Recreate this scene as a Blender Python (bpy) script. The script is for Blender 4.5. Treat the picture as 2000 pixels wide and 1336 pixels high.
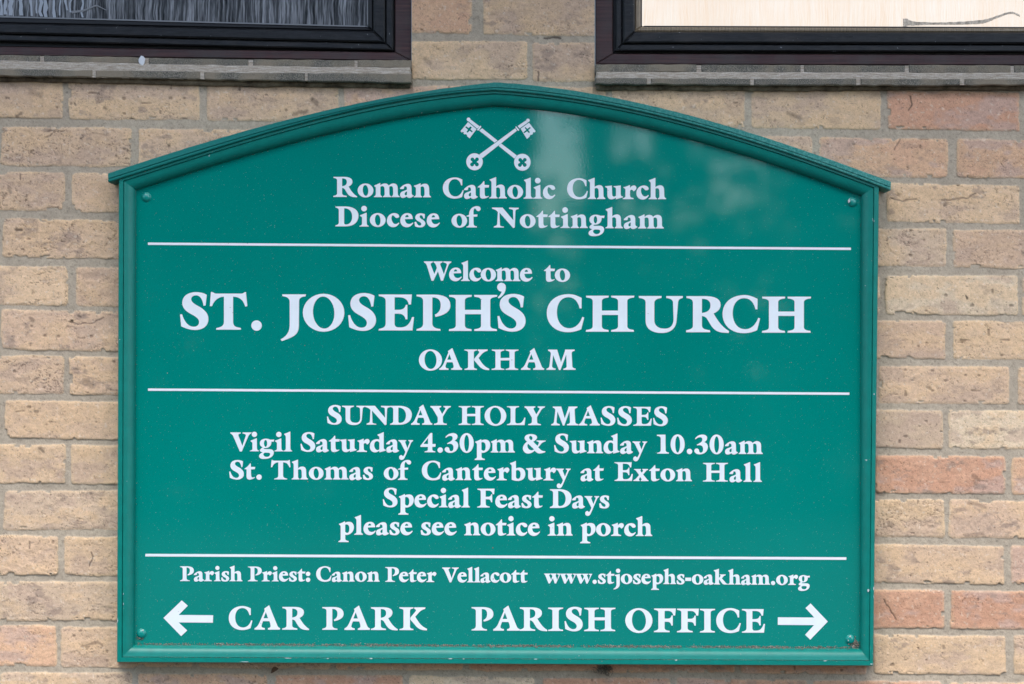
import bpy, bmesh, math, random
import numpy as np
from mathutils import Vector
from mathutils.geometry import delaunay_2d_cdt
R = math.radians
random.seed(7)
scene = bpy.context.scene
for o in list(bpy.data.objects):
    bpy.data.objects.remove(o)

# ------------------------------------------------------------------ camera, sky, sun, exposure
CAM_D, CAM_Z, ROLL = 3.2, 1.55, R(0.5)
K = 1.68 / 2000.0                       # metres on the wall face per photograph unit
cam_d = bpy.data.cameras.new('camera')
cam_d.sensor_width = 36.0
cam_d.lens = 36.0 * CAM_D / 1.68
cam_d.clip_start, cam_d.clip_end = 0.05, 500.0
cam = bpy.data.objects.new('camera', cam_d)
scene.collection.objects.link(cam)
cam.location = (0, -CAM_D, CAM_Z)
from mathutils import Matrix
cam.rotation_euler = (Matrix.Rotation(R(90), 3, 'X') @ Matrix.Rotation(ROLL, 3, 'Z')).to_euler()
scene.camera = cam

SUN_EL, SUN_AZ = R(58), R(-28)          # overcast: a broad soft sun, up and a little to the left behind the viewer
world = bpy.data.worlds.new('World')
scene.world = world
world.use_nodes = True
wn = world.node_tree
sky = wn.nodes.new('ShaderNodeTexSky')
sky.sky_type = 'NISHITA'
sky.sun_disc = False
sky.sun_elevation = SUN_EL
sky.sun_rotation = math.pi + SUN_AZ
sky.air_density, sky.dust_density, sky.ozone_density = 1.0, 2.0, 1.5
wn.links.new(sky.outputs[0], wn.nodes['Background'].inputs[0])
wn.nodes['Background'].inputs[1].default_value = 0.12
sun_l = bpy.data.lights.new('sun', 'SUN')
sun_l.energy, sun_l.angle, sun_l.color = 1.0, R(30), (1.0, 0.97, 0.92)
sun = bpy.data.objects.new('sun', sun_l)
scene.collection.objects.link(sun)
sd = Vector((math.sin(SUN_AZ) * math.cos(SUN_EL), -math.cos(SUN_AZ) * math.cos(SUN_EL), math.sin(SUN_EL)))
sun.rotation_euler = sd.to_track_quat('Z', 'Y').to_euler()
scene.view_settings.view_transform = 'Standard'
scene.view_settings.look = 'None'
scene.view_settings.gamma = 1.0
scene.view_settings.use_curve_mapping = False
scene.view_settings.exposure = 1.87

# ------------------------------------------------------------------ helpers
C_, S_ = math.cos(ROLL), math.sin(ROLL)
def P(px, py, d=0.0):
    """point of the facade that is d metres in front of the brick face"""
    s = K * (CAM_D - d) / CAM_D
    dx, dz = (px - 1000.0) * s, (668.0 - py) * s
    return (dx * C_ - dz * S_, -d, CAM_Z + dx * S_ + dz * C_)

def lin(c):
    return tuple(((v / 255.0) / 12.92 if v <= 10 else ((v / 255.0 + 0.055) / 1.055) ** 2.4) for v in c)

class MB:
    def __init__(s): s.v, s.f = [], []
    def poly(s, pts):
        b = len(s.v); s.v += [tuple(p) for p in pts]; s.f.append(tuple(range(b, b + len(pts))))
    def prism(s, outline, d0, d1, ch=0.0):
        """outline in photograph units, extruded straight from depth d0 to d1 (front), optional edge chamfer"""
        n = len(outline); F = [P(x, y, d1) for x, y in outline]
        b = len(s.v)
        area = sum(outline[i][0] * outline[(i + 1) % n][1] - outline[(i + 1) % n][0] * outline[i][1] for i in range(n))
        if area > 0: F = F[::-1]
        if ch > 0:
            inner = []
            for i in range(n):
                p, q, r_ = Vector(F[i - 1]), Vector(F[i]), Vector(F[(i + 1) % n])
                a, c = (q - p).normalized(), (r_ - q).normalized()
                na, nc = Vector((-a.z, 0, a.x)), Vector((-c.z, 0, c.x))
                m = (na + nc); m = m / max(0.3, m.length_squared) * 2
                inner.append(tuple(q + m * ch))
            rings = [[(x, -d0, z) for x, y, z in F], [(x, -d1 + ch, z) for x, y, z in F], inner]
        else:
            rings = [[(x, -d0, z) for x, y, z in F], F]
        for rg in rings: s.v += rg
        for k in range(len(rings) - 1):
            for i in range(n):
                j = (i + 1) % n
                s.f.append((b + k * n + i, b + k * n + j, b + (k + 1) * n + j, b + (k + 1) * n + i))
        s.f.append(tuple(b + (len(rings) - 1) * n + i for i in range(n)))
        s.f.append(tuple(b + n - 1 - i for i in range(n)))
    def grid(s, rows):
        b = len(s.v); m = len(rows[0])
        for r_ in rows: s.v += [tuple(p) for p in r_]
        for i in range(len(rows) - 1):
            for j in range(m - 1):
                s.f.append((b + i * m + j, b + (i + 1) * m + j, b + (i + 1) * m + j + 1, b + i * m + j + 1))
    def box(s, x0, x1, y0, y1, z0, z1):
        b = len(s.v)
        s.v += [(x, y, z) for z in (z0, z1) for y in (y0, y1) for x in (x0, x1)]
        for f in ((0, 2, 3, 1), (4, 5, 7, 6), (0, 1, 5, 4), (2, 6, 7, 3), (0, 4, 6, 2), (1, 3, 7, 5)):
            s.f.append(tuple(b + i for i in f))
    def tube(s, pts, rad, n=8):
        rows = []
        for i, p in enumerate(pts):
            p = Vector(p); a = Vector(pts[max(0, i - 1)]); c = Vector(pts[min(len(pts) - 1, i + 1)])
            t = (c - a).normalized(); u = t.cross(Vector((0.31, 0.9, 0.2))).normalized(); w = t.cross(u)
            r_ = rad[i] if isinstance(rad, (list, tuple)) else rad
            rows.append([tuple(p + (u * math.cos(k * 2 * math.pi / n) + w * math.sin(k * 2 * math.pi / n)) * r_) for k in range(n + 1)])
        s.grid(rows); s.poly(rows[0][:-1]); s.poly(rows[-1][:-1][::-1])
    def build(s, name, mat, parent=None, smooth=False, fixn=True):
        me = bpy.data.meshes.new(name)
        me.from_pydata(s.v, [], s.f)
        if fixn:
            bm = bmesh.new(); bm.from_mesh(me)
            bmesh.ops.remove_doubles(bm, verts=bm.verts, dist=1e-6)
            bmesh.ops.recalc_face_normals(bm, faces=bm.faces)
            bm.to_mesh(me); bm.free()
        return link(name, me, mat, parent, smooth)

def link(name, me, mat, parent=None, smooth=False):
    o = bpy.data.objects.new(name, me)
    if mat: me.materials.append(mat)
    if smooth:
        for p in me.polygons: p.use_smooth = True
        if smooth != 'all':
            me.set_sharp_from_angle(angle=R(35))
    scene.collection.objects.link(o)
    if parent:
        o.parent = parent
        o.matrix_parent_inverse = parent_inv(parent)
    return o
WORLD = {}                               # world position of every Empty (mesh children keep world coordinates)
def parent_inv(p):
    return Matrix.Translation(WORLD.get(p.name, Vector((0, 0, 0)))).inverted()
def tag(o, label=None, cat=None, group=None, kind=None):
    if label: o['label'] = label
    if cat: o['category'] = cat
    if group: o['group'] = group
    if kind: o['kind'] = kind
    return o
def empty(name, loc, parent=None):
    o = bpy.data.objects.new(name, None); o.location = loc; o.empty_display_size = 0.1
    scene.collection.objects.link(o)
    WORLD[o.name] = Vector(loc)
    if parent: o.parent = parent; o.matrix_parent_inverse = parent_inv(parent)
    return o

# ------------------------------------------------------------------ materials
def mat(name, col=(0.5, 0.5, 0.5), rough=0.6, spec=0.5):
    m = bpy.data.materials.new(name); m.use_nodes = True
    b = m.node_tree.nodes['Principled BSDF']
    b.inputs['Base Color'].default_value = (*col, 1)
    b.inputs['Roughness'].default_value = rough
    b.inputs['Specular IOR Level'].default_value = spec
    return m, m.node_tree, b
def noise(nt, scale, detail=4, rough=0.55, vec=None, dist=0.0):
    n = nt.nodes.new('ShaderNodeTexNoise')
    n.inputs['Scale'].default_value = scale; n.inputs['Detail'].default_value = detail
    n.inputs['Roughness'].default_value = rough; n.inputs['Distortion'].default_value = dist
    if vec: nt.links.new(vec, n.inputs['Vector'])
    return n
def coords(nt, scale=None):
    t = nt.nodes.new('ShaderNodeTexCoord')
    if scale is None: return t.outputs['Object']
    m = nt.nodes.new('ShaderNodeMapping'); m.inputs['Scale'].default_value = scale
    nt.links.new(t.outputs['Object'], m.inputs['Vector'])
    return m.outputs[0]
def ramp(nt, src, stops):
    r_ = nt.nodes.new('ShaderNodeValToRGB')
    el = r_.color_ramp.elements
    while len(el) < len(stops): el.new(0.5)
    for e, (p, c) in zip(el, stops):
        e.position = p; e.color = (*c, 1) if len(c) == 3 else c
    nt.links.new(src, r_.inputs[0])
    return r_.outputs[0]
def mix(nt, fac, a, b, mode='MIX'):
    m = nt.nodes.new('ShaderNodeMix'); m.data_type = 'RGBA'; m.blend_type = mode
    for sock, val in ((m.inputs[0], fac), (m.inputs[6], a), (m.inputs[7], b)):
        if hasattr(val, 'node'): nt.links.new(val, sock)
        elif isinstance(val, (int, float)): sock.default_value = val
        else: sock.default_value = (*val, 1)
    return m.outputs[2]
def bump(nt, b, height, strength, dist):
    n = nt.nodes.new('ShaderNodeBump')
    n.inputs['Strength'].default_value = strength; n.inputs['Distance'].default_value = dist
    nt.links.new(height, n.inputs['Height']); nt.links.new(n.outputs[0], b.inputs['Normal'])
    return n
G = (0.62, 0.62, 0.62)
def grey(v): return (v, v, v)

# brick wall: colour comes with the mesh (brick by brick), grain from noise
M_wall, nt, b = mat('brickwork', rough=0.92, spec=0.25)
at = nt.nodes.new('ShaderNodeVertexColor'); at.layer_name = 'Col'
co = coords(nt)
n1 = noise(nt, 420, 5, 0.7, co); n2 = noise(nt, 1500, 2, 0.6, co)
c1 = mix(nt, 1.0, at.outputs[0], ramp(nt, n1.outputs[0], [(0.30, grey(0.82)), (0.5, grey(1.0)), (0.72, grey(1.12))]), 'MULTIPLY')
c2 = mix(nt, 1.0, c1, ramp(nt, n2.outputs[0], [(0.32, grey(0.70)), (0.42, grey(1.0)), (0.7, grey(1.06))]), 'MULTIPLY')
nt.links.new(c2, b.inputs['Base Color'])
bump(nt, b, n1.outputs[0], 0.32, 0.001)

# green paint of the frame
GREEN = (0.0, 0.170, 0.134)
M_paint, nt, b = mat('green_gloss_paint', GREEN, 0.36, 0.35)
co = coords(nt)
n1 = noise(nt, 60, 4, 0.6, co); n2 = noise(nt, 900, 3, 0.6, co)
c = mix(nt, 1.0, GREEN, ramp(nt, n1.outputs[0], [(0.3, grey(0.9)), (0.7, grey(1.08))]), 'MULTIPLY')
spk = ramp(nt, noise(nt, 330, 2, 0.5, co).outputs[0], [(0.73, grey(0)), (0.77, grey(1))])
c = mix(nt, spk, c, (0.25, 0.26, 0.2))
chip = ramp(nt, noise(nt, 95, 3, 0.6, co).outputs[0], [(0.735, grey(0)), (0.745, grey(0.9))])
c = mix(nt, chip, c, (0.42, 0.45, 0.42))
nt.links.new(c, b.inputs['Base Color'])
bump(nt, b, n2.outputs[0], 0.25, 0.0006)
# weathered paint of the capping
M_cap, nt, b = mat('weathered_green_paint', GREEN, 0.5, 0.3)
co = coords(nt, (60, 60, 260)); cw = coords(nt)
nw = noise(nt, 6, 5, 0.65, co); nd = noise(nt, 240, 4, 0.7, cw)
c = mix(nt, 1.0, (0.004, 0.165, 0.14), ramp(nt, nw.outputs[0], [(0.3, grey(0.75)), (0.7, grey(1.15))]), 'MULTIPLY')
right = nt.nodes.new('ShaderNodeSeparateXYZ'); nt.links.new(cw, right.inputs[0])
worn = nt.nodes.new('ShaderNodeMapRange'); worn.inputs[1].default_value = -0.25; worn.inputs[2].default_value = 0.5
nt.links.new(right.outputs[0], worn.inputs[0])
chalk = nt.nodes.new('ShaderNodeMath'); chalk.operation = 'MULTIPLY'
nt.links.new(worn.outputs[0], chalk.inputs[0])
nt.links.new(ramp(nt, nd.outputs[0], [(0.42, grey(0.1)), (0.62, grey(0.85))]), chalk.inputs[1])
c = mix(nt, chalk.outputs[0], c, (0.10, 0.33, 0.28))
nt.links.new(c, b.inputs['Base Color']); bump(nt, b, nd.outputs[0], 0.5, 0.0008)
# panel
PANEL = (0.0, 0.190, 0.150)
M_panel, nt, b = mat('green_panel', PANEL, 0.03, 0.7)
co = coords(nt)
peel = noise(nt, 330, 2, 0.5, co); wave = noise(nt, 9, 2, 0.5, co)
big = noise(nt, 3.0, 3, 0.5, co)
c = mix(nt, 1.0, PANEL, ramp(nt, big.outputs[0], [(0.3, grey(0.95)), (0.7, grey(1.05))]), 'MULTIPLY')
fine = noise(nt, 700, 2, 0.7, co)
c = mix(nt, 1.0, c, ramp(nt, fine.outputs[0], [(0.3, grey(0.86)), (0.7, grey(1.12))]), 'MULTIPLY')
dot = ramp(nt, noise(nt, 520, 1, 0.5, co).outputs[0], [(0.735, grey(0)), (0.765, grey(0.8))])
c = mix(nt, dot, c, (0.12, 0.30, 0.25))
spot = ramp(nt, noise(nt, 230, 0, 0.5, co).outputs[0], [(0.895, grey(0)), (0.905, grey(0.9))])
c = mix(nt, spot, c, (0.16, 0.12, 0.08))
nt.links.new(c, b.inputs['Base Color'])
bump(nt, b, peel.outputs[0], 0.022, 0.0006)
# vinyl
M_vinyl, nt, b = mat('white_vinyl', (0.66, 0.71, 0.725), 0.35, 0.4)
co = coords(nt)
c = mix(nt, 1.0, (0.66, 0.71, 0.725), ramp(nt, noise(nt, 40, 3, 0.6, co).outputs[0], [(0.3, grey(0.96)), (0.7, grey(1.03))]), 'MULTIPLY')
c = mix(nt, ramp(nt, noise(nt, 240, 0, 0.5, co).outputs[0], [(0.89, grey(0)), (0.90, grey(0.9))]), c, (0.18, 0.14, 0.10))
nt.links.new(c, b.inputs['Base Color'])
# timber, black sash, gasket, tile, mortar
M_timber, nt, b = mat('stained_timber', rough=0.55, spec=0.3)
co = coords(nt, (8, 300, 300))
c = ramp(nt, noise(nt, 1.2, 5, 0.6, co).outputs[0], [(0.25, (0.022, 0.011, 0.011)), (0.55, (0.056, 0.026, 0.026)), (0.8, (0.105, 0.046, 0.038))])
c = mix(nt, ramp(nt, noise(nt, 25, 4, 0.6, coords(nt)).outputs[0], [(0.4, grey(0)), (0.7, grey(0.75))]), c, (0.052, 0.043, 0.040))
nt.links.new(c, b.inputs['Base Color']); bump(nt, b, noise(nt, 500, 3, 0.6, coords(nt)).outputs[0], 0.25, 0.0006)
M_sash, nt, b = mat('black_stain', rough=0.42, spec=0.28)
co = coords(nt, (30, 300, 300))
c = ramp(nt, noise(nt, 1.5, 5, 0.65, co).outputs[0], [(0.3, (0.003, 0.0033, 0.004)), (0.7, (0.019, 0.020, 0.022))])
c = mix(nt, ramp(nt, noise(nt, 260, 1, 0.5, coords(nt)).outputs[0], [(0.76, grey(0)), (0.79, grey(0.7))]), c, (0.3, 0.31, 0.32))
nt.links.new(c, b.inputs['Base Color']); c = mix(nt, ramp(nt, noise(nt, 16, 5, 0.7, coords(nt, (1, 3, 3))).outputs[0], [(0.48, grey(0)), (0.75, grey(0.55))]), c, (0.045, 0.040, 0.036))
nt.links.new(c, b.inputs['Base Color'])
bump(nt, b, noise(nt, 350, 4, 0.65, coords(nt)).outputs[0], 0.35, 0.0008)
M_gasket, nt, b = mat('glazing_gasket', (0.006, 0.006, 0.007), 0.45, 0.4)
M_bead, nt, b = mat('glazing_bead', (0.10, 0.09, 0.075), 0.3, 0.6)
nt.links.new(ramp(nt, noise(nt, 3, 4, 0.7, coords(nt, (120, 1, 10))).outputs[0], [(0.3, (0.10, 0.075, 0.045)), (0.7, (0.36, 0.27, 0.17))]), b.inputs['Base Color'])  # tan streaks paint in the gold reflection around the right pane
M_edge, nt, b = mat('pale_sealant', (0.20, 0.205, 0.21), 0.6, 0.3)
M_tile, nt, b = mat('clay_tile', rough=0.9, spec=0.2)
co = coords(nt)
n1 = noise(nt, 650, 4, 0.75, co)
c = ramp(nt, n1.outputs[0], [(0.30, (0.042, 0.043, 0.037)), (0.5, (0.132, 0.122, 0.098)), (0.66, (0.32, 0.285, 0.225))])
c = mix(nt, ramp(nt, noise(nt, 14, 4, 0.6, co).outputs[0], [(0.42, grey(0)), (0.60, grey(0.85))]), c, (0.25, 0.205, 0.145))
nt.links.new(c, b.inputs['Base Color']); bump(nt, b, n1.outputs[0], 0.5, 0.0012)
M_mortar, nt, b = mat('sill_mortar', rough=0.95, spec=0.15)
n1 = noise(nt, 380, 5, 0.7, coords(nt)); n2 = noise(nt, 10, 4, 0.6, coords(nt, (6, 6, 60)))
c = ramp(nt, n2.outputs[0], [(0.3, (0.30, 0.245, 0.18)), (0.55, (0.50, 0.43, 0.345)), (0.75, (0.64, 0.585, 0.51))])
c = mix(nt, 1.0, c, ramp(nt, n1.outputs[0], [(0.3, grey(0.75)), (0.7, grey(1.12))]), 'MULTIPLY')
nt.links.new(c, b.inputs['Base Color']); bump(nt, b, n1.outputs[0], 0.6, 0.002)
M_bed, nt, b = mat('sill_bedding', rough=0.95, spec=0.15)
c = ramp(nt, noise(nt, 40, 5, 0.7, coords(nt)).outputs[0], [(0.35, (0.06, 0.045, 0.03)), (0.7, (0.24, 0.19, 0.13))])
nt.links.new(c, b.inputs['Base Color'])
# obscure glass (left): rippled, vertical reeds and streaks
def glass(name, lit):
    m, nt, b = mat(name, rough=0.12, spec=0.5)
    cs = coords(nt, (1, 1, 0.045)); co = coords(nt)
    wob = noise(nt, 30, 2, 0.5, co)
    ad = nt.nodes.new('ShaderNodeVectorMath'); ad.operation = 'MULTIPLY_ADD'
    nt.links.new(wob.outputs['Color'], ad.inputs[0]); ad.inputs[1].default_value = (0.006, 0, 0); nt.links.new(cs, ad.inputs[2])
    reed = noise(nt, 300, 3, 0.7, ad.outputs[0]); reed2 = noise(nt, 90, 3, 0.6, ad.outputs[0])
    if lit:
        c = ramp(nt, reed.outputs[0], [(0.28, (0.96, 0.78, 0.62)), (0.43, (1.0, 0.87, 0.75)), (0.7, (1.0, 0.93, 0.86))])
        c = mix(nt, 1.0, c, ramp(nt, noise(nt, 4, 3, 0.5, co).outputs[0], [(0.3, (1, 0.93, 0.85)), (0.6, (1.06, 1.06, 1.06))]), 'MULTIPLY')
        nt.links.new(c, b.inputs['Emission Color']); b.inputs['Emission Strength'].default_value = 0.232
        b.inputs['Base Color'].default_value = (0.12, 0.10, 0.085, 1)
    else:
        c = ramp(nt, reed.outputs[0], [(0.34, (0.018, 0.019, 0.022)), (0.47, (0.070, 0.074, 0.080)), (0.59, (0.21, 0.215, 0.225)), (0.72, (0.34, 0.35, 0.37))])
        c = mix(nt, 1.0, c, ramp(nt, reed2.outputs[0], [(0.3, grey(0.55)), (0.7, grey(1.3))]), 'MULTIPLY')
        nt.links.new(c, b.inputs['Base Color'])
    bump(nt, b, reed.outputs[0], 0.35, 0.002)
    return m
M_glass_dark = glass('obscure_glass', False)
M_glass_lit = glass('lit_obscure_glass', True)
M_refl, nt, b = mat('reflection_paint', (0.33, 0.355, 0.39), 0.5, 0.4)  # pale colour stands in for bright sky reflected in the left pane
M_smear, nt, b = mat('dried_sealant', rough=0.7)
nt.links.new(ramp(nt, noise(nt, 160, 4, 0.7, coords(nt)).outputs[0], [(0.35, (0.34, 0.27, 0.20)), (0.65, (0.80, 0.66, 0.50))]), b.inputs['Base Color'])
M_dirt, nt, b = mat('dry_dirt', rough=0.95, spec=0.1)
nt.links.new(ramp(nt, noise(nt, 300, 3, 0.7, coords(nt)).outputs[0], [(0.35, (0.10, 0.085, 0.065)), (0.54, (0.23, 0.20, 0.16)), (0.66, (0.40, 0.37, 0.32))]), b.inputs['Base Color'])
M_drop, nt, b = mat('bird_lime', (0.62, 0.63, 0.64), 0.8, 0.2)
M_leaf_dead, nt, b = mat('dead_leaf', (0.13, 0.075, 0.045), 0.75, 0.2)
M_web, nt, b = mat('dusty_web', (0.16, 0.13, 0.10), 0.95, 0.05)
M_pave, nt, b = mat('paving', rough=0.9, spec=0.2)
nt.links.new(ramp(nt, noise(nt, 30, 6, 0.7, coords(nt)).outputs[0], [(0.3, (0.025, 0.025, 0.025)), (0.7, (0.045, 0.044, 0.042))]), b.inputs['Base Color'])
M_roof, nt, b = mat('soffit_paint', (0.20, 0.17, 0.15), 0.8, 0.2)
M_foliage, nt, b = mat('foliage', rough=0.6, spec=0.3)
nt.links.new(ramp(nt, noise(nt, 2.5, 3, 0.6, coords(nt)).outputs[0], [(0.3, (0.018, 0.035, 0.012)), (0.7, (0.05, 0.085, 0.03))]), b.inputs['Base Color'])
M_bark, nt, b = mat('bark', rough=0.9)
nt.links.new(ramp(nt, noise(nt, 6, 5, 0.7, coords(nt, (4, 4, 1))).outputs[0], [(0.3, (0.03, 0.024, 0.018)), (0.7, (0.10, 0.08, 0.06))]), b.inputs['Base Color'])

# ------------------------------------------------------------------ the brick wall: every brick from its measured place
def h2(ix, iy, seed):
    n = (ix.astype(np.int64) * 374761393 + iy.astype(np.int64) * 668265263 + seed * 1442695041) & 0xFFFFFFFF
    n = ((n ^ (n >> 13)) * 1274126177) & 0xFFFFFFFF
    n = ((n ^ (n >> 16)) * 2246822519) & 0xFFFFFFFF
    return ((n ^ (n >> 15)) & 0xFFFFFF) / float(0xFFFFFF)
def vn(x, y, seed):
    ix, iy = np.floor(x), np.floor(y); fx, fy = x - ix, y - iy
    fx = fx * fx * fx * (fx * (fx * 6 - 15) + 10); fy = fy * fy * fy * (fy * (fy * 6 - 15) + 10)
    a, b_, c, d = h2(ix, iy, seed), h2(ix + 1, iy, seed), h2(ix, iy + 1, seed), h2(ix + 1, iy + 1, seed)
    return (a + (b_ - a) * fx) * (1 - fy) + (c + (d - c) * fx) * fy
def fbm(x, y, seed, o=4, g=0.55):
    t = np.zeros_like(x); a = 1.0; s = 0.0
    for i in range(o):
        t += a * vn(x, y, seed + i * 17); s += a; a *= g; x = x * 2.03 + 11.3; y = y * 2.03 + 7.1
    return t / s
def ss(a, b_, x):
    t = np.clip((x - a) / (b_ - a), 0, 1); return t * t * (3 - 2 * t)

BUFF, YELL, PINK, GREYB, ORNG, RED, PALE = (195, 168, 143), (202, 175, 146), (196, 168, 145), (191, 169, 148), (200, 163, 134), (190, 144, 119), (208, 190, 166)
# rows: (top, bottom) on the left at x=120 and on the right at x=1860, known bricks (x0, x1, colour)
ROWS = [
 ((160, 232), (178, 255), [(-140, 122, BUFF), (134, 390, YELL), (403, 661, BUFF), (672, 925, ORNG), (938, 1183, BUFF), (1195, 1455, BUFF), (1467, 1721, YELL), (1733, 1992, RED), (2005, 2260, BUFF)]),
 ((248, 325), (271, 347), [(0, 257, BUFF), (269, 525, PINK), (537, 790, BUFF), (802, 1055, BUFF), (1067, 1320, BUFF), (1332, 1586, PINK), (1600, 1852, ORNG), (1869, 2125, ORNG)]),
 ((337, 413), (360, 436), [(-130, 127, BUFF), (140, 395, BUFF), (1460, 1719, PINK), (1733, 1992, YELL), (2003, 2255, BUFF)]),
 ((428, 505), (447, 522), [(5, 260, BUFF), (272, 530, BUFF), (1592, 1848, GREYB), (1862, 2118, PINK)]),
 ((520, 597), (538, 615), [(-122, 133, YELL), (148, 400, PINK), (1460, 1718, BUFF), (1730, 1988, PALE), (1997, 2250, BUFF)]),
 ((607, 684), (627, 702), [(3, 258, PINK), (270, 525, BUFF), (1590, 1847, PINK), (1862, 2120, YELL)]),
 ((696, 771), (715, 789), [(-135, 125, BUFF), (135, 390, PINK), (1455, 1706, BUFF), (1717, 1972, BUFF), (1988, 2240, PINK)]),
 ((783, 858), (801, 877), [(9, 262, BUFF), (275, 530, BUFF), (1585, 1842, GREYB), (1853, 2110, PALE)]),
 ((869, 946), (890, 965), [(-130, 127, YELL), (139, 395, YELL), (1445, 1700, BUFF), (1710, 1964, RED), (1977, 2230, ORNG)]),
 ((958, 1035), (976, 1051), [(7, 262, GREYB), (275, 530, BUFF), (1585, 1844, YELL), (1855, 2110, PINK)]),
 ((1048, 1125), (1065, 1141), [(-140, 114, BUFF), (124, 380, YELL), (1440, 1693, BUFF), (1705, 1962, BUFF), (1974, 2230, ORNG)]),
 ((1136, 1213), (1153, 1229), [(-2, 252, GREYB), (264, 520, BUFF), (1587, 1845, RED), (1857, 2112, RED)]),
 ((1223, 1303), (1241, 1319), [(-145, 110, ORNG), (119, 376, BUFF), (388, 645, BUFF), (658, 905, ORNG), (917, 1170, RED), (1182, 1435, RED), (1447, 1694, RED), (1706, 1966, YELL), (1979, 2230, YELL)]),
 ((1313, 1390), (1331, 1408), [(0, 257, GREYB), (270, 523, ORNG), (536, 786, RED), (800, 1046, PALE), (1058, 1308, RED), (1322, 1575, RED), (1588, 1840, RED), (1852, 2100, ORNG)]),
]
ROWS.insert(0, ((72, 147), (90, 166), [(803, 1030, YELL), (1040, 1300, BUFF)]))
ROWS.insert(0, ((-18, 57), (2, 78), [(665, 921, ORNG), (944, 1197, BUFF)]))
while ROWS[0][0][0] > -2100:
    (a, b_), (c, d), _ = ROWS[0]
    ROWS.insert(0, ((a - 88.6, b_ - 88.6), (c - 88.6, d - 88.6), []))
while ROWS[-1][0][1] < 2650:
    (a, b_), (c, d), _ = ROWS[-1]
    ROWS.append(((a + 88.6, b_ + 88.6), (c + 88.6, d + 88.6), []))
rr = random.Random(11)
PALET = [BUFF, BUFF, YELL, PINK, GREYB, ORNG, BUFF, RED, PALE]
XMIN, XMAX = -2600, 4600
full = []
for i, (L, Rr, br) in enumerate(ROWS):
    br = sorted(br)
    if not br:
        x = (0 if i % 2 else 134) + rr.uniform(-6, 6)
        br = [(x, x + 255, rr.choice(PALET))]
    out = [br[0]]
    for nb in br[1:]:
        gap0, gap1 = out[-1][1], nb[0]
        if gap1 - gap0 > 60:
            n = max(1, round((gap1 - gap0 - 12) / 267.0)); w = (gap1 - gap0 - 12 * (n + 1)) / n
            for k in range(n):
                x0 = gap0 + 12 + k * (w + 12); out.append((x0, x0 + w, rr.choice(PALET)))
        out.append(nb)
    while out[0][0] > XMIN: x1 = out[0][0] - rr.uniform(10, 14); out.insert(0, (x1 - rr.uniform(252, 258), x1, rr.choice(PALET)))
    while out[-1][1] < XMAX: x0 = out[-1][1] + rr.uniform(10, 14); out.append((x0, x0 + rr.uniform(252, 258), rr.choice(PALET)))
    full.append((L, Rr, out))

MARKS = [([(1778, 188), (1781, 205), (1774, 216)], 1.6, .8), ([(1742, 386), (1762, 393), (1790, 388)], 1.6, .6), ([(1840, 391), (1885, 388), (1905, 378)], 1.8, .6), ([(1726, 1170), (1735, 1186), (1750, 1210)], 1.1, .75),
 ([(178, 1078), (180, 1090), (174, 1106)], 0.9, .8), ([(133, 628), (150, 633), (180, 631), (202, 620)], 1.1, .7), ([(40, 340), (40, 352)], 1.1, .7), ([(1746, 292), (1758, 272)], 1.3, .7), ([(58, 1058), (59, 1072)], 1.8, .7),
 ([(31, 448), (40, 449)], 3.6, .8), ([(1887, 578), (1888, 584)], 2.0, .9), ([(1540, 222), (1562, 230)], 6.0, .45), ([(160, 1262), (190, 1254), (200, 1262)], 2.4, .5), ([(58, 622), (64, 626)], 4.0, .5), ([(153, 618), (157, 619)], 2.5, .6),
 ([(78, 876), (84, 882)], 4.0, .6), ([(18, 366), (20, 376)], 4.0, .4), ([(13, 190), (18, 191)], 3.0, .6), ([(34, 228), (42, 222)], 3.4, .6), ([(145, 203), (147, 205)], 3.0, .6), ([(60, 180), (78, 186)], 8.0, .3), ([(1640, 108), (1642, 112)], 2.0, .5),
 ([(610, 195), (618, 202)], 7.0, .5), ([(575, 222), (600, 218)], 5.0, .5), ([(830, 117), (840, 124)], 6.0, .3), ([(1051, 140), (1052, 158)], 1.8, .8), ([(1900, 930), (1910, 936)], 6.0, .4), ([(1735, 1020), (1742, 1026)], 5.0, .4),
 ([(1893, 982), (1925, 990)], 5.0, .4), ([(1886, 1046), (1920, 1042)], 4.0, .35), ([(1810, 757), (1818, 759)], 3.2, .5), ([(165, 745), (182, 755)], 7.0, .35), ([(1842, 1262), (1845, 1266)], 3.0, .5), ([(1700, 960), (1725, 966)], 6.0, .5), ([(1064, 74), (1094, 74)], 2.6, .85)]
WARM = np.array((1.10, 1.015, 0.87))
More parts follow.
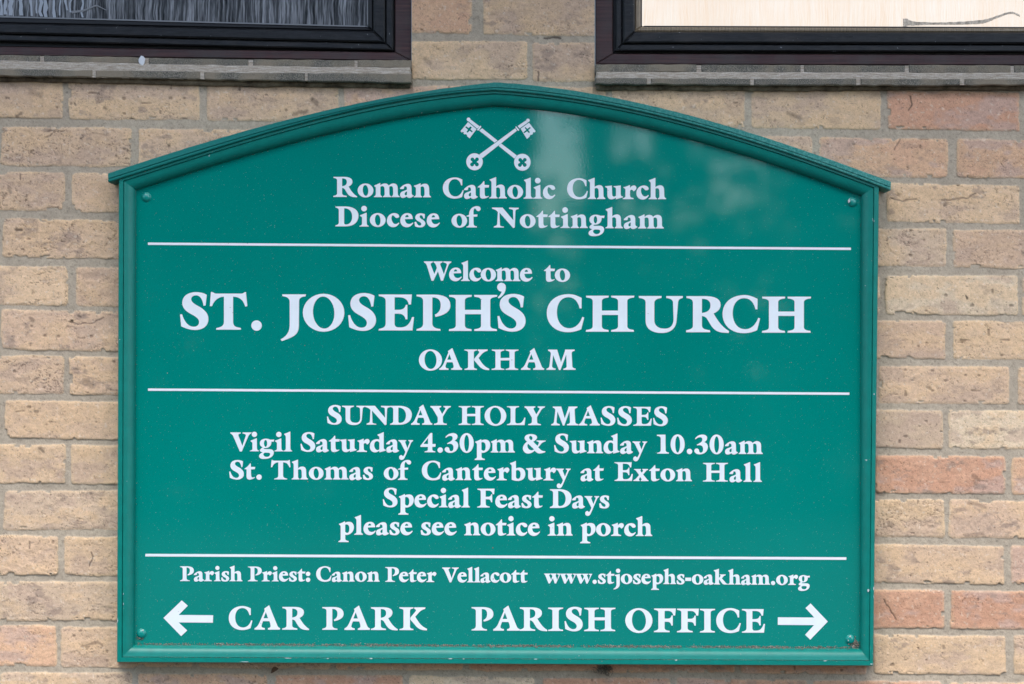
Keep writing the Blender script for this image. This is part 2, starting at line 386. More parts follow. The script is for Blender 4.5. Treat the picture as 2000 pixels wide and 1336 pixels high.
def wall_field(X, Y):
    """height (m, outwards) and linear colour of the wall at photograph units X, Y"""
    H = np.full(X.shape, -0.0019); COL = np.zeros(X.shape + (3,))
    t = (X - 120.0) / 1740.0
    mg = fbm(X / 9.0, Y / 9.0, 3, 4); ml = fbm(X / 120.0, Y / 60.0, 5, 3)
    mort = np.array(lin((178, 163, 141)))
    mm = 0.80 + 0.22 * mg + 0.22 * (ml - 0.5)
    COL[:] = mort * mm[..., None]
    grit = fbm(X / 3.2, Y / 3.2, 71, 2); COL *= (1 - 0.30 * ss(0.70, 0.82, grit))[..., None]
    H += (mg - 0.5) * 0.0016 + (ml - 0.5) * 0.0012
    e1 = fbm(X / 58.0, Y / 58.0, 9, 3) - 0.5; e2 = fbm(X / 8.0, Y / 8.0, 19, 3) - 0.5
    for ri, (L, Rr, br) in enumerate(full):
        yt = L[0] + (Rr[0] - L[0]) * t; yb = L[1] + (Rr[1] - L[1]) * t
        rowm = (Y > yt - 9) & (Y < yb + 9)
        if not rowm.any(): continue
        for bi, (x0, x1, colr) in enumerate(br):
            m = rowm & (X > x0 - 9) & (X < x1 + 9)
            if not m.any(): continue
            x, y = X[m], Y[m]; top, bot = yt[m], yb[m]
            q = random.Random(ri * 977 + bi * 31 + int(x0))
            ox, oy, sd_ = q.uniform(0, 500), q.uniform(0, 500), q.randrange(1000)
            rad = q.uniform(3, 9)
            skew = q.uniform(-0.012, 0.012)
            cx, cy = (x0 + x1) / 2, (top + bot) / 2
            qx = np.abs(x - cx - (y - cy) * q.uniform(-0.03, 0.03)) - (x1 - x0) / 2 + rad
            qy = np.abs(y - cy - (x - cx) * skew) - (bot - top) / 2 + rad
            sd = np.minimum(np.maximum(qx, qy), 0) + np.hypot(np.maximum(qx, 0), np.maximum(qy, 0)) - rad
            dep = -sd + e1[m] * q.uniform(3, 8) + e2[m] * 2.4 - 0.2
            chip = fbm(x / 22.0 + ox, y / 22.0 + oy, sd_ + 3, 3)
            dep = dep - 9 * ss(0.69, 0.79, chip) * ss(12, 2, -sd)
            mk = ss(-0.9, 1.1, dep)
            # folds and creases of a hand-thrown brick
            u, v = x / 40.0 + ox, y / 26.0 + oy
            wx = fbm(u * 1.3, v * 1.3, sd_ + 1, 3) - 0.5; wy = fbm(u * 1.3 + 5, v * 1.3 + 9, sd_ + 2, 3) - 0.5
            ang = q.uniform(-0.5, 0.5); ca, sa = math.cos(ang), math.sin(ang)
            uu, vv = (u * ca + v * sa) + wx * 2.6, (-u * sa + v * ca) * 1.5 + wy * 2.6
            fold = fbm(uu, vv, sd_ + 5, 4, 0.6)
            rid = np.abs(fold - 0.5)
            where = ss(0.40, 0.66, fbm(u * 0.55 + 3, v * 0.55, sd_ + 8, 2))
            amount = q.choice([0.3, 0.5, 0.75, 1.0]) * (0.5 if colr == RED else 1.0)
            crease = ss(0.020, 0.003, rid) * where * amount
            rough = (fbm(x / 5.5, y / 5.5, sd_ + 11, 3) - 0.5)
            pit = ss(0.85, 0.92, fbm(x / 5.0 + ox, y / 5.0, sd_ + 13, 2, 0.4))
            big = ss(0.93, 0.96, vn(x / 13.0 + ox, y / 10.0 + oy, sd_ + 15)) * (1.0 if q.random() < 0.5 else 0.3)
            base = np.array(lin(colr)) * WARM * q.uniform(0.93, 1.06)
            tint = fbm(x / 62.0 + ox, y / 34.0 + oy, sd_ + 21, 4, 0.6)
            warm = WARM * np.array(lin((208, 177, 140))) if colr not in (RED, ORNG) else np.array(lin((206, 156, 122)))
            cool = WARM * np.array(lin((178, 155, 141))) if colr not in (RED, ORNG) else np.array(lin((186, 156, 140)))
            fw = ss(0.52, 0.70, tint)[:, None] * 0.5; fc = ss(0.48, 0.32, tint)[:, None] * 0.6
            c = base * (1 - fw) + warm * fw; c = c * (1 - fc) + cool * fc
            sm = ss(0.62, 0.76, fbm(x / 34.0 + oy, y / 20.0 + ox, sd_ + 27, 4, 0.62))[:, None] * q.choice([0.1, 0.3, 0.6])
            c = c * (1 - sm) + np.array(lin((146, 124, 108))) * sm
            edge = (ss(7, 1.5, dep) * (0.6 + 1.2 * e1[m]))[:, None] * 0.42
            c = c * (1 - edge) + WARM * np.array(lin((205, 182, 148))) * edge
            fleck = ss(0.76, 0.84, fbm(x / 5.0 + oy, y / 5.0 + ox, sd_ + 33, 2))[:, None] * 0.4
            c = c * (1 - fleck) + np.array(lin((216, 200, 176))) * fleck
            c = c * (1 + rough * 0.26 + (fold - 0.5) * 0.22 * amount)[:, None]
            c = c * (1 - 0.52 * crease - 0.30 * pit - 0.45 * big)[:, None]
            speck = ss(0.78, 0.86, fbm(x / 2.6 + ox, y / 2.6, sd_ + 41, 2))[:, None] * 0.5
            c = c * (1 - speck)
            lum = (c @ np.array((0.35, 0.5, 0.15)))[:, None]; c = c * 0.84 + lum * np.array((1.17, 0.98, 0.80)) * 0.16
            h = 0.0 + (fold - 0.5) * 0.0022 * amount + rough * 0.0005 - crease * 0.0012 - pit * 0.0012 - big * 0.0010 + (tint - 0.5) * 0.0016 + q.uniform(-0.0006, 0.0008)
            h = h - 0.0007 * ss(5, 0, dep)
            H[m] = H[m] * (1 - mk) + h * mk
            COL[m] = COL[m] * (1 - mk[:, None]) + c * mk[:, None]
    for pts, wd, dk in MARKS:
        xs_, ys_ = [p[0] for p in pts], [p[1] for p in pts]
        m = (X > min(xs_) - 14) & (X < max(xs_) + 14) & (Y > min(ys_) - 14) & (Y < max(ys_) + 14)
        if not m.any(): continue
        x = X[m] + 5 * (fbm(X[m] / 9.0, Y[m] / 9.0, 55, 3) - 0.5); y = Y[m] + 5 * (fbm(X[m] / 9.0 + 40, Y[m] / 9.0, 56, 3) - 0.5)
        dm = np.full(x.shape, 1e9)
        for (ax, ay), (bx, by) in zip(pts[:-1], pts[1:]):
            L2 = (bx - ax) ** 2 + (by - ay) ** 2; tt = np.clip(((x - ax) * (bx - ax) + (y - ay) * (by - ay)) / L2, 0, 1)
            dm = np.minimum(dm, np.hypot(x - ax - tt * (bx - ax), y - ay - tt * (by - ay)))
        f = ss(wd + 1.0, wd * 0.3, dm) * dk
        COL[m] = COL[m] * (1 - f)[:, None] + np.array(lin((70, 58, 50))) * f[:, None]; H[m] = H[m] - f * 0.0007
    # soot and algae caught below the window ledges
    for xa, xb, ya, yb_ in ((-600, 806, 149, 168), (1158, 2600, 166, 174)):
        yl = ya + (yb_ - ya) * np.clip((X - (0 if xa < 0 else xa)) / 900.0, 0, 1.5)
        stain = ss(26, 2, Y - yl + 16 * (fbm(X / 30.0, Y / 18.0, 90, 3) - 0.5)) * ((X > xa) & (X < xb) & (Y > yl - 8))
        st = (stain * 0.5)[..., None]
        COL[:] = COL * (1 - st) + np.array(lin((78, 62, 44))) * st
    return H, np.clip(COL, 0.005, 1)

SIGN_IN = [(300, 1220), (300, 420), (620, 300), (967, 240), (1320, 300), (1640, 420), (1640, 1220)]
W_OPEN = [(-640, -1020, 803), (1163, -1020, 2606)]       # window openings: left, top, right
def left_ledge(x): return 149 + 13 * x / 790.0
def right_ledge(x): return 165 + 1.0 * (x - 1163) / 837.0
def in_opening(X, Y):
    a = (X > -640) & (X < 804) & (Y > -1000) & (Y < left_ledge(X))
    b_ = (X > 1162) & (X < 2606) & (Y > -1000) & (Y < right_ledge(X))
    return a | b_
def wall_patch(x0, x1, y0, y1, step, hole=None):
    nx, ny = int(round((x1 - x0) / step)), int(round((y1 - y0) / step))
    xs, ys = np.linspace(x0, x1, nx + 1), np.linspace(y0, y1, ny + 1)
    X, Y = np.meshgrid(xs, ys)
    H, COL = wall_field(X, Y)
    dx, dz = (X - 1000.0) * K, (668.0 - Y) * K
    V = np.stack([dx * C_ - dz * S_, -H, CAM_Z + dx * S_ + dz * C_], -1).reshape(-1, 3)
    idx = np.arange((nx + 1) * (ny + 1)).reshape(ny + 1, nx + 1)
    Fq = np.stack([idx[:-1, :-1], idx[1:, :-1], idx[1:, 1:], idx[:-1, 1:]], -1)
    xc, yc = (X[:-1, :-1] + X[1:, 1:]) / 2, (Y[:-1, :-1] + Y[1:, 1:]) / 2
    keep = ~in_opening(xc, yc)
    keep &= ~((xc > 300) & (xc < 1640) & (yc > 470) & (yc < 1220))     # nothing to see deep behind the board
    Fq = Fq[keep]
    used = np.unique(Fq); remap = np.full(V.shape[0], -1); remap[used] = np.arange(len(used))
    return V[used], remap[Fq], COL.reshape(-1, 3)[used]
patches = [wall_patch(-30, 2030, -30, 1366, 1.5),
           wall_patch(-1900, -30, -1500, 2650, 8.0), wall_patch(2030, 3900, -1500, 2650, 8.0),
           wall_patch(-30, 2030, 1366, 2650, 8.0), wall_patch(-30, 2030, -1500, -30, 8.0)]
off = 0; VV, FF, CC = [], [], []
for v, f, c in patches:
    VV.append(v); FF.append(f + off); CC.append(c); off += len(v)
VV, FF, CC = np.concatenate(VV), np.concatenate(FF), np.concatenate(CC)
wme = bpy.data.meshes.new('wall')
wme.vertices.add(len(VV)); wme.vertices.foreach_set('co', VV.astype(np.float32).ravel())
wme.loops.add(FF.size); wme.loops.foreach_set('vertex_index', FF.astype(np.int32).ravel())
wme.polygons.add(len(FF)); wme.polygons.foreach_set('loop_start', np.arange(0, FF.size, 4, dtype=np.int32))
wme.polygons.foreach_set('loop_total', np.full(len(FF), 4, dtype=np.int32))
wme.polygons.foreach_set('use_smooth', np.ones(len(FF), dtype=bool))
wme.update(calc_edges=True)
ca = wme.color_attributes.new('Col', 'FLOAT_COLOR', 'POINT')
ca.data.foreach_set('color', np.concatenate([CC, np.ones((len(CC), 1))], 1).astype(np.float32).ravel())

church = empty('church_building', (0, 0.15, 0))
tag(church, 'buff brick church building with two black framed windows above a green notice board', 'building')
link('wall', wme, M_wall, church)

# roof eaves over the wall, above the photograph
mb = MB()
mb.box(-2.4, 2.4, -0.9, 0.6, 3.06, 3.10)
mb.box(-2.4, 2.4, -0.925, -0.9, 3.02, 3.20)
mb.poly([(-2.4, -0.91, 3.20), (2.4, -0.91, 3.20), (2.4, 0.6, 3.95), (-2.4, 0.6, 3.95)])
mb.build('roof', M_roof, church)

# ------------------------------------------------------------------ windows
def ring(mb_, outer, inner, d0, d1, ch=0.0015):
    """four mitred bars between two quads (order BL, BR, TR, TL) of photograph units"""
    for i in range(4):
        j = (i + 1) % 4
        mb_.prism([outer[i], outer[j], inner[j], inner[i]], d0, d1, ch)
def quad(bl, br, tr, tl): return [bl, br, tr, tl]
def ledge(points, name, parent, joints_top, joints_bot, ends):
    """two courses of plain tile bedded in mortar; points: (x, top tile top/bottom, lower tile top/bottom, bedding bottom)"""
    xs = [p[0] for p in points]
    def at(x, k): return float(np.interp(x, xs, [p[k] for p in points])) if xs[0] <= x <= xs[-1] else (points[0][k] if x < xs[0] else points[-1][k])
    rr_ = random.Random(len(name) + int(xs[0]))
    tl = MB(); mo = MB(); bd = MB()
    for jt, ka, kb, d in ((joints_top, 1, 2, 0.013), (joints_bot, 3, 4, 0.019)):
        e = [ends[0]] + jt + [ends[1]]
        for a, b2 in zip(e[:-1], e[1:]):
            jj = rr_.uniform(-5, 5); a2, b3 = a + (rr_.uniform(2.5, 5.5) if a != ends[0] else 0), b2 - (rr_.uniform(2.5, 5.5) if b2 != ends[1] else 0)
            n = 14; X = [a2 + (b3 - a2) * k / n for k in range(n + 1)]
            w = rr_.uniform(-1, 1)
            tl.prism([(x, at(x, kb) + w + rr_.uniform(-1.0, 1.0)) for x in X] + [(x, at(x, ka) + w * 0.5 + rr_.uniform(-0.7, 0.7)) for x in X[::-1]], -0.06, d + rr_.uniform(-0.0012, 0.0012), 0.0015)
    n = 60; X = [ends[0] + 2 + (ends[1] - ends[0] - 4) * k / n for k in range(n + 1)]
    mo.prism([(x, at(x, 3) + 2.5 + rr_.uniform(-1.2, 3.0)) for x in X] + [(x, at(x, 2) - 2 + rr_.uniform(-0.8, 0.8)) for x in X[::-1]], -0.06, 0.0155, 0.002)
    mo.prism([(x, at(x, 2) + 1) for x in X] + [(x, at(x, 1) + 1) for x in X[::-1]], -0.06, 0.0105)
    mo.prism([(x, at(x, 4) - 1) for x in X] + [(x, at(x, 3) + 1) for x in X[::-1]], -0.06, 0.0165)
    bd.prism([(x, at(x, 5) + rr_.uniform(-1.5, 1.5)) for x in X] + [(x, at(x, 4) - 2) for x in X[::-1]], -0.06, 0.007, 0.003)
    o = tl.build('sill', M_tile, parent)
    mo.build('mortar_bed', M_mortar, o); bd.build('bedding', M_bed, o)
    return o

# left window
wl = empty('window', (-0.77, 0.02, 2.0), church)
tag(wl, 'left window with dark streaked obscure glass')
def tl_line(y0, yc, xc): return lambda x: y0 + (yc - y0) * x / xc
def window(parent, xo, sides, pane_mat, far, mats, mirror=False):
    """sides: list of (x at the near jamb, y at frame edge, y at the corner) from outside in"""
    qs = []
    for k, (xj, ya, yb_) in enumerate(sides):
        inset = abs(xj - xo)
        xf = far + (inset if not mirror else -inset)
        top = -1000 + inset
        if not mirror:
            f = lambda x: ya + (yb_ - ya) * x / xj
            qs.append(quad((xf, f(xf)), (xj, yb_), (xj, top), (xf, top)))
        else:
            f = lambda x: yb_ + (ya - yb_) * (x - xj) / (2000 - xj)
            qs.append(quad((xj, yb_), (xf, f(xf)), (xf, top), (xj, top)))
    timber, lip, s1, s1i, s2, s2i, bead, pane = qs
    mb = MB(); ring(mb, timber, lip, -0.075, -0.006, 0.0015); mb.build('frame', M_timber, parent)
    mb = MB(); ring(mb, lip, [(a + (c - a) * 1.4, b2 + (d - b2) * 1.4) for (a, b2), (c, d) in zip(lip, s1)], -0.075, -0.014, 0.001); mb.build('rebate', M_gasket, parent)
    sash = MB(); ring(sash, s1, s1i, -0.07, -0.001, 0.002); ring(sash, s2, s2i, -0.07, 0.004, 0.0025)
    ring(sash, s1i, s2, -0.07, -0.008, 0.0)
    so = sash.build('sash', M_sash, parent)
    mb = MB(); ring(mb, s2i, bead, -0.06, -0.006, 0.002); mb.build('gasket', mats[0], parent)
    mb = MB(); ring(mb, bead, pane, -0.06, -0.009, 0.002); mb.build('glazing_bead', mats[1], parent)
    mb = MB(); mb.prism(pane, -0.03, -0.012); return mb.build('pane', pane_mat, parent)
pl = window(wl, 803, [(803, 107.5, 118.5), (771, 91, 102), (767, 79.5, 98), (753, 67, 84.5), (751.5, 64.5, 82.5), (729, 45, 60.5), (719, 33.5, 53), (716.5, 31.5, 50.5)], M_glass_dark, -640, (M_gasket, M_edge))
ledge([(-640, 100, 112, 127, 141, 150), (0, 107, 120, 135, 149, 158), (500, 116, 130.5, 142, 157, 168), (803, 118, 134, 144, 162, 171)], 'left', wl,
      [-500, -300, -120, 82, 285, 490, 695], [-600, -400, -205, -20, 182, 395, 598], (-640, 803))
# right window, lit
wr = empty('window', (0.75, 0.02, 2.0))
tag(wr, 'right window with bright warm lit obscure glass')
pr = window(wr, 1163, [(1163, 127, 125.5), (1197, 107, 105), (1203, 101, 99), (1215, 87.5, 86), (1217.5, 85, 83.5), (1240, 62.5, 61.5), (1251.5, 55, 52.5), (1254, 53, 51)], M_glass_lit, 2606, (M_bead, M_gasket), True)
ledge([(1163, 126, 142, 152.5, 164.5, 175), (1500, 126.5, 143, 154, 167, 177), (2000, 128, 144, 154.5, 166.5, 174.5), (2606, 130, 146, 157, 169, 177)], 'right', wr,
      [1365, 1567, 1772, 1977, 2180, 2385], [1267, 1471, 1677, 1880, 2085, 2290, 2490], (1163, 2606))

# sky reflections painted as pale streaks, and a dried smear, on the panes
def blob_strip(pts, d, thick):
    """flat irregular streak: pts (x, y, half width) in photograph units"""
    mb_ = MB(); Lp = [(x - w, y) for x, y, w in pts]; Rp = [(x + w, y) for x, y, w in pts]
    mb_.prism(Lp + Rp[::-1], d, d + thick)
    return mb_
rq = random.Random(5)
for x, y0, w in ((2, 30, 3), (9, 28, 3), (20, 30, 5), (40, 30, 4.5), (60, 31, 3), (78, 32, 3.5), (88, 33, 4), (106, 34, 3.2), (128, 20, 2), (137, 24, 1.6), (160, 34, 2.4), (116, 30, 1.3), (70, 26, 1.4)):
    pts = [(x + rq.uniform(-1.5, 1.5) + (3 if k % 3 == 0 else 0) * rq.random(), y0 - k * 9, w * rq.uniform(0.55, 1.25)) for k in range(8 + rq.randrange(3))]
    bb = blob_strip(pts, -0.0119, 0.0006); bb.build('reflection_streak', M_refl, pl)
def smear(pts, parent, m_):
    mb_ = MB(); out = []
    cr = catmull([p for p in pts], 6)
    up = [(x, y - w * rq.uniform(0.8, 1.2)) for x, y, w in cr]; dn = [(x, y + w * rq.uniform(0.8, 1.2)) for x, y, w in cr]
    mb_.prism(up + dn[::-1], -0.0119, -0.0105)
    mb_.build('smear', m_, parent)
def catmull(pts, n):
    out = []
    for i in range(len(pts) - 1):
        p0, p1, p2, p3 = pts[max(0, i - 1)], pts[i], pts[i + 1], pts[min(len(pts) - 1, i + 2)]
        for k in range(n):
            t = k / n
            out.append(tuple(0.5 * (2 * b2 + (c - a) * t + (2 * a - 5 * b2 + 4 * c - d) * t * t + (3 * b2 - a - 3 * c + d) * t ** 3) for a, b2, c, d in zip(p0, p1, p2, p3)))
    out.append(pts[-1]); return out
smear([(1764, 44, 8), (1772, 44, 7), (1784, 46, 4), (1800, 46, 3), (1840, 46, 2.2), (1880, 45, 3.2), (1920, 42, 3.4), (1945, 34, 2.4), (1965, 27, 2.2), (1978, 25, 2.0), (1992, 31, 1.6)], pr, M_smear)
smear([(140, 24, 2.5), (160, 21, 2), (175, 16, 1.6), (188, 11, 1.4), (200, 16, 1.0), (208, 20, .8)], pl, M_edge)

# ------------------------------------------------------------------ the notice board
sign = empty('notice_board', (0, 0, P(967, 1297)[2]))
tag(sign, 'green arched notice board with white church lettering, arrows and crossed keys on brick wall', 'notice board')
D_PAN, D_FACE, D_CAP = 0.030, 0.048, 0.054
def curve(pts, deg=3):
    x0 = pts[0][0]; xs = np.array([p[0] - x0 for p in pts]) / 700.0
    cf = np.polyfit(xs, [p[1] for p in pts], min(deg, len(pts) - 1), w=[6] + [1] * (len(pts) - 2) + [6])
    return lambda x: float(np.polyval(cf, (x - x0) / 700.0))
capTL = curve([(211, 338), (500, 249), (675, 207), (800, 182), (967, 160)]); capTR = curve([(967, 160), (1117, 177), (1250, 200.5), (1375, 231), (1500, 271), (1675, 330), (1740, 354)])
capBL = curve([(211, 356), (500, 266), (800, 194.5), (967, 176.5)]); capBR = curve([(967, 176.5), (1250, 217.5), (1500, 286.5), (1740, 372)])
inL = curve([(266, 372), (385, 334), (500, 299), (750, 239), (965, 207.5)]); inR = curve([(965, 207.5), (1200, 237.5), (1400, 290), (1550, 334), (1681, 383)])
N = 36
def lsp(a, b2, n=N): return [a + (b2 - a) * k / n for k in range(n + 1)]
# inner panel
inner_pts = [(263.5, 1258.5)] + [(x, inL(x)) for x in lsp(266, 965)] + [(x, inR(x)) for x in lsp(965, 1681)[1:]] + [(1679, 1266)]
mb = MB(); mb.prism([(x - (4 if x < 967 else -4), y + (5 if y > 1200 else -4)) for x, y in inner_pts], 0.006, D_PAN)
mb.build('panel', M_panel, sign)
# frame mouldings: swept profile between an outer and an inner line
PROF = [(0.0, 0.004), (0.0, D_FACE - 0.0015), (0.03, D_FACE), (0.255, D_FACE), (0.275, D_FACE - 0.001), (0.285, D_FACE - 0.0035), (0.305, D_FACE - 0.0035), (0.315, D_FACE - 0.0015)]
for k in range(1, 13):
    a = k / 12.0 * math.pi / 2
    PROF.append((0.315 + 0.675 * math.sin(a), D_PAN - 0.0005 + (D_FACE - 0.0015 - D_PAN) * math.cos(a)))
PROF.append((1.0, D_PAN - 0.002))
def rail(outs, ins):
    rows = []
    for (xo, yo), (xi, yi) in zip(outs, ins):
        rows.append([P(xo + (xi - xo) * f, yo + (yi - yo) * f, d) for f, d in PROF])
    mb_ = MB(); mb_.grid(rows); mb_.build('frame_rail', M_paint, sign, smooth=True)
OL, OR_ = (232, capBL(232) - 3), (1717, capBR(1717) - 3)
rail(list(zip(lsp(228.5, 232), lsp(1293.5, OL[1]))), list(zip(lsp(263.5, 266), lsp(1258.5, inL(266)))))
rail(list(zip(lsp(1717, 1705.5), lsp(OR_[1], 1300.5))), list(zip(lsp(1681, 1679), lsp(inR(1681), 1266))))
rail(list(zip(lsp(1705.5, 228.5), lsp(1300.5, 1293.5))), list(zip(lsp(1679, 263.5), lsp(1266, 1258.5))))
rail([(x, capBL(x) - 3) for x in lsp(232, 967)], [(x, inL(x)) for x in lsp(266, 966)])
rail([(x, capBR(x) - 3) for x in lsp(967, 1717)], [(x, inR(x)) for x in lsp(966, 1681)])
# capping, two halves meeting at the apex
def cap(fT, fB, xa, xb, sgn):
    rows = []
    rj = random.Random(int(xa))
    for x in lsp(xa, xb, 90):
        yt, yb_ = fT(x), fB(x)
        j = rj.uniform(-0.25, 0.25)
        h = yb_ - yt
        prof = [(yb_, 0.0), (yb_, D_CAP - 0.003), (yb_ - 1.2, D_CAP - 0.0012), (yb_ - h * 0.20, D_CAP - 0.0006), (yb_ - h * 0.34, D_CAP - 0.0022), (yb_ - h * 0.40, D_CAP - 0.0003), (yt + 2.2 + j, D_CAP), (yt + 0.4 + j, D_CAP - 0.002), (yt - 1 + j, 0.0)]
        pts = []
        for y, d in prof:
            X_, Y_, Z_ = P(x, y, D_CAP); pts.append((X_, -d, Z_))
        rows.append(pts + [pts[0]])
    mb_ = MB(); mb_.grid(rows); mb_.poly(rows[0][:-1]); mb_.poly(rows[-1][:-1][::-1])
    mb_.build('capping', M_cap, sign, smooth=True)
cap(capTL, capBL, 211, 967.3, -1); cap(capTR, capBR, 967.3, 1740, 1)

# screws
def screw(px, py):
    rows = []
    r0 = 8.5 * K
    c = Vector(P(px, py, D_PAN))
    prof = [(1.12, 0), (1.10, 0.0008), (0.98, 0.0012)] + [(0.96 * math.cos(a), 0.0012 + 0.0034 * math.sin(a)) for a in [k * math.pi / 16 for k in range(0, 9)]]
    for r_, h in prof:
        rows.append([(c.x + r0 * r_ * math.cos(k * math.pi / 12), c.y - h, c.z + r0 * r_ * math.sin(k * math.pi / 12)) for k in range(25)])
    mb_ = MB(); mb_.grid(rows); mb_.build('screw', M_screw, sign, smooth='all')
M_screw, nt, b = mat('painted_screw', (0.0, 0.21, 0.17), 0.25, 0.6)
bump(nt, b, noise(nt, 300, 3, 0.6, coords(nt)).outputs[0], 0.2, 0.0006)
for p in ((286, 385), (1665, 395), (276.5, 1237.5), (1660.5, 1249)): screw(*p)

# ------------------------------------------------------------------ lettering: a bold old-style roman, drawn glyph by glyph
def path(s):
    tk = s.replace(',', ' ').split(); i = 0; pts = []; cmd = None
    cur = (0, 0)
    def num(): 
        nonlocal i
        v = float(tk[i]); i += 1; return v
    while i < len(tk):
        if tk[i] in 'MLQC': cmd = tk[i]; i += 1
        if cmd in 'ML':
            cur = (num(), num()); pts.append(cur)
        elif cmd == 'Q':
            a = (num(), num()); e = (num(), num())
            for k in range(1, 7):
                t = k / 6; pts.append(tuple((1 - t) ** 2 * p + 2 * t * (1 - t) * q + t * t * r_ for p, q, r_ in zip(cur, a, e)))
            cur = e
        elif cmd == 'C':
            a = (num(), num()); a2 = (num(), num()); e = (num(), num())
            for k in range(1, 11):
                t = k / 10; pts.append(tuple((1 - t) ** 3 * p + 3 * t * (1 - t) ** 2 * q + 3 * t * t * (1 - t) * u + t ** 3 * r_ for p, q, u, r_ in zip(cur, a, a2, e)))
            cur = e
    out = [pts[0]]
    for p in pts[1:]:
        if abs(p[0] - out[-1][0]) + abs(p[1] - out[-1][1]) > 0.05: out.append(p)
    if abs(out[0][0] - out[-1][0]) + abs(out[0][1] - out[-1][1]) < 0.05: out.pop()
    return out
def ell(cx, cy, rx, ry, tilt=0):
    c, s = math.cos(R(tilt)), math.sin(R(tilt)); o = []
    for k in range(32):
        a = k * math.pi / 16; x, y = rx * math.cos(a), ry * math.sin(a)
        o.append((cx + x * c - y * s, cy + x * s + y * c))
    return o
def stem(x0, x1, yt, yb, tl, tr, bl, br, cap_):
    th, bk = 0.050 * cap_, 0.15 * cap_
    s = 'M %f,%f ' % (tl if tl is not None else x0, yt)
    s += 'L %f,%f ' % (tr if tr is not None else x1, yt)
    if tr is not None: s += 'L %f,%f Q %f,%f %f,%f ' % (tr - 0.01 * cap_, yt + th, x1, yt + th * 1.3, x1, yt + bk)
    if br is not None: s += 'L %f,%f Q %f,%f %f,%f L %f,%f ' % (x1, yb - bk, x1, yb - th * 1.3, br - 0.01 * cap_, yb - th, br, yb)
    else: s += 'L %f,%f ' % (x1, yb)
    s += 'L %f,%f ' % (bl if bl is not None else x0, yb)
    if bl is not None: s += 'L %f,%f Q %f,%f %f,%f ' % (bl + 0.01 * cap_, yb - th, x0, yb - th * 1.3, x0, yb - bk)
    if tl is not None: s += 'L %f,%f Q %f,%f %f,%f ' % (x0, yt + bk, x0, yt + th * 1.3, tl + 0.01 * cap_, yt + th)
    return path(s)
def rect(x0, y0, x1, y1): return [(x0, y0), (x1, y0), (x1, y1), (x0, y1)]
GL = {}
def g(ch, base, cap_, plus, minus=()):
    conv = lambda c: path(c) if isinstance(c, str) else c
    pl_, mi = [conv(c) for c in plus], [conv(c) for c in minus]
    xs = [p[0] for c in pl_ for p in c]; x0 = min(xs)
    f = lambda c: [((x - x0) / cap_, (base - y) / cap_) for x, y in c]
    GL[ch] = ([f(c) for c in pl_], [f(c) for c in mi], (max(xs) - x0) / cap_)
g('S', 575, 390, ['M 355,200 C 320,178 280,170 240,170 C 150,170 92,215 92,285 C 92,350 140,385 200,415 C 245,440 275,465 272,500 C 268,530 245,545 215,545 C 150,545 110,480 88,408 L 68,412 L 80,540 C 120,560 170,580 230,580 C 320,580 372,530 372,465 C 372,400 330,360 270,325 C 215,295 187,275 187,245 C 187,222 210,205 240,205 C 290,205 312,260 320,318 L 342,315 L 355,200'])
g('T', 575, 390, ['M 400,168 Q 412,162 425,172 Q 440,184 470,184 L 725,184 Q 750,184 762,172 Q 772,165 780,170 L 795,320 L 772,325 Q 745,220 640,217 L 640,490 Q 640,540 690,550 L 724,557 L 726,575 L 456,575 L 460,557 Q 545,545 541,490 L 541,217 Q 450,222 410,320 L 388,320 L 400,168'])
g('.', 575, 390, [ell(895, 528, 56, 56)])
g('J', 575, 390, ['M 1172,188 L 1430,188 L 1426,210 Q 1356,215 1356,260 L 1354,530 Q 1354,610 1290,645 Q 1240,672 1168,695 L 1155,676 Q 1252,630 1254,530 L 1254,270 Q 1254,215 1178,208'])
g('O', 575, 390, [ell(1622, 386, 225, 206)], [ell(1623, 384, 116, 174, -4)])
g('E', 663, 320, ['M 270,342 L 565,342 L 557,430 L 538,432 Q 525,367 450,367 L 412,367 L 412,478 L 450,478 Q 500,478 512,434 L 525,434 L 525,563 L 508,563 Q 500,515 450,513 L 412,513 L 412,600 Q 412,634 445,634 L 470,634 Q 540,634 566,543 L 584,543 L 570,662 L 270,662 L 273,648 Q 333,640 333,600 L 333,400 Q 333,362 273,357'])
g('L', 663, 320, ['M 270,342 L 478,342 L 475,357 Q 412,362 412,400 L 412,600 Q 412,634 445,634 L 470,634 Q 535,634 566,536 L 584,536 L 570,662 L 270,662 L 273,648 Q 333,640 333,600 L 333,400 Q 333,362 273,357'])
g('P', 664, 320, ['M 607,343 L 760,342 Q 908,340 908,440 Q 908,515 776,541 L 770,520 Q 822,500 822,435 Q 822,368 748,367 L 748,600 Q 748,642 818,648 L 821,663 L 607,663 L 610,648 Q 667,640 667,600 L 667,400 Q 667,362 610,358'])
g('H', 666, 320, [stem(955, 1036, 346, 666, 895, 1098, 893, 1097, 320), stem(1180, 1262, 346, 666, 1118, 1325, 1118, 1322, 320), rect(1030, 478, 1186, 517)])
g('’', 665, 320, [ell(1362, 273, 39, 39), 'M 1400,262 Q 1407,335 1337,374 L 1328,364 Q 1372,325 1366,285'])
g('C', 321, 255, ['M 313,83 L 312,157 L 299,158 Q 280,80 220,78 C 165,78 137,125 137,185 C 137,250 170,298 225,298 C 265,298 300,270 318,217 L 331,222 L 310,305 Q 265,326 215,326 C 125,326 65,270 65,190 C 65,110 130,56 220,56 C 260,56 290,72 313,83'])
g('U', 321, 255, ['M 718,66 L 881,66 L 879,80 Q 829,86 829,115 L 829,235 C 829,280 860,297 905,297 C 950,297 965,265 966,230 L 962,110 Q 958,84 914,81 L 914,66 L 1032,67 L 1030,80 Q 1000,86 998,110 L 987,240 C 983,300 940,328 882,328 C 800,328 767,290 767,240 L 767,110 Q 767,84 720,80'])
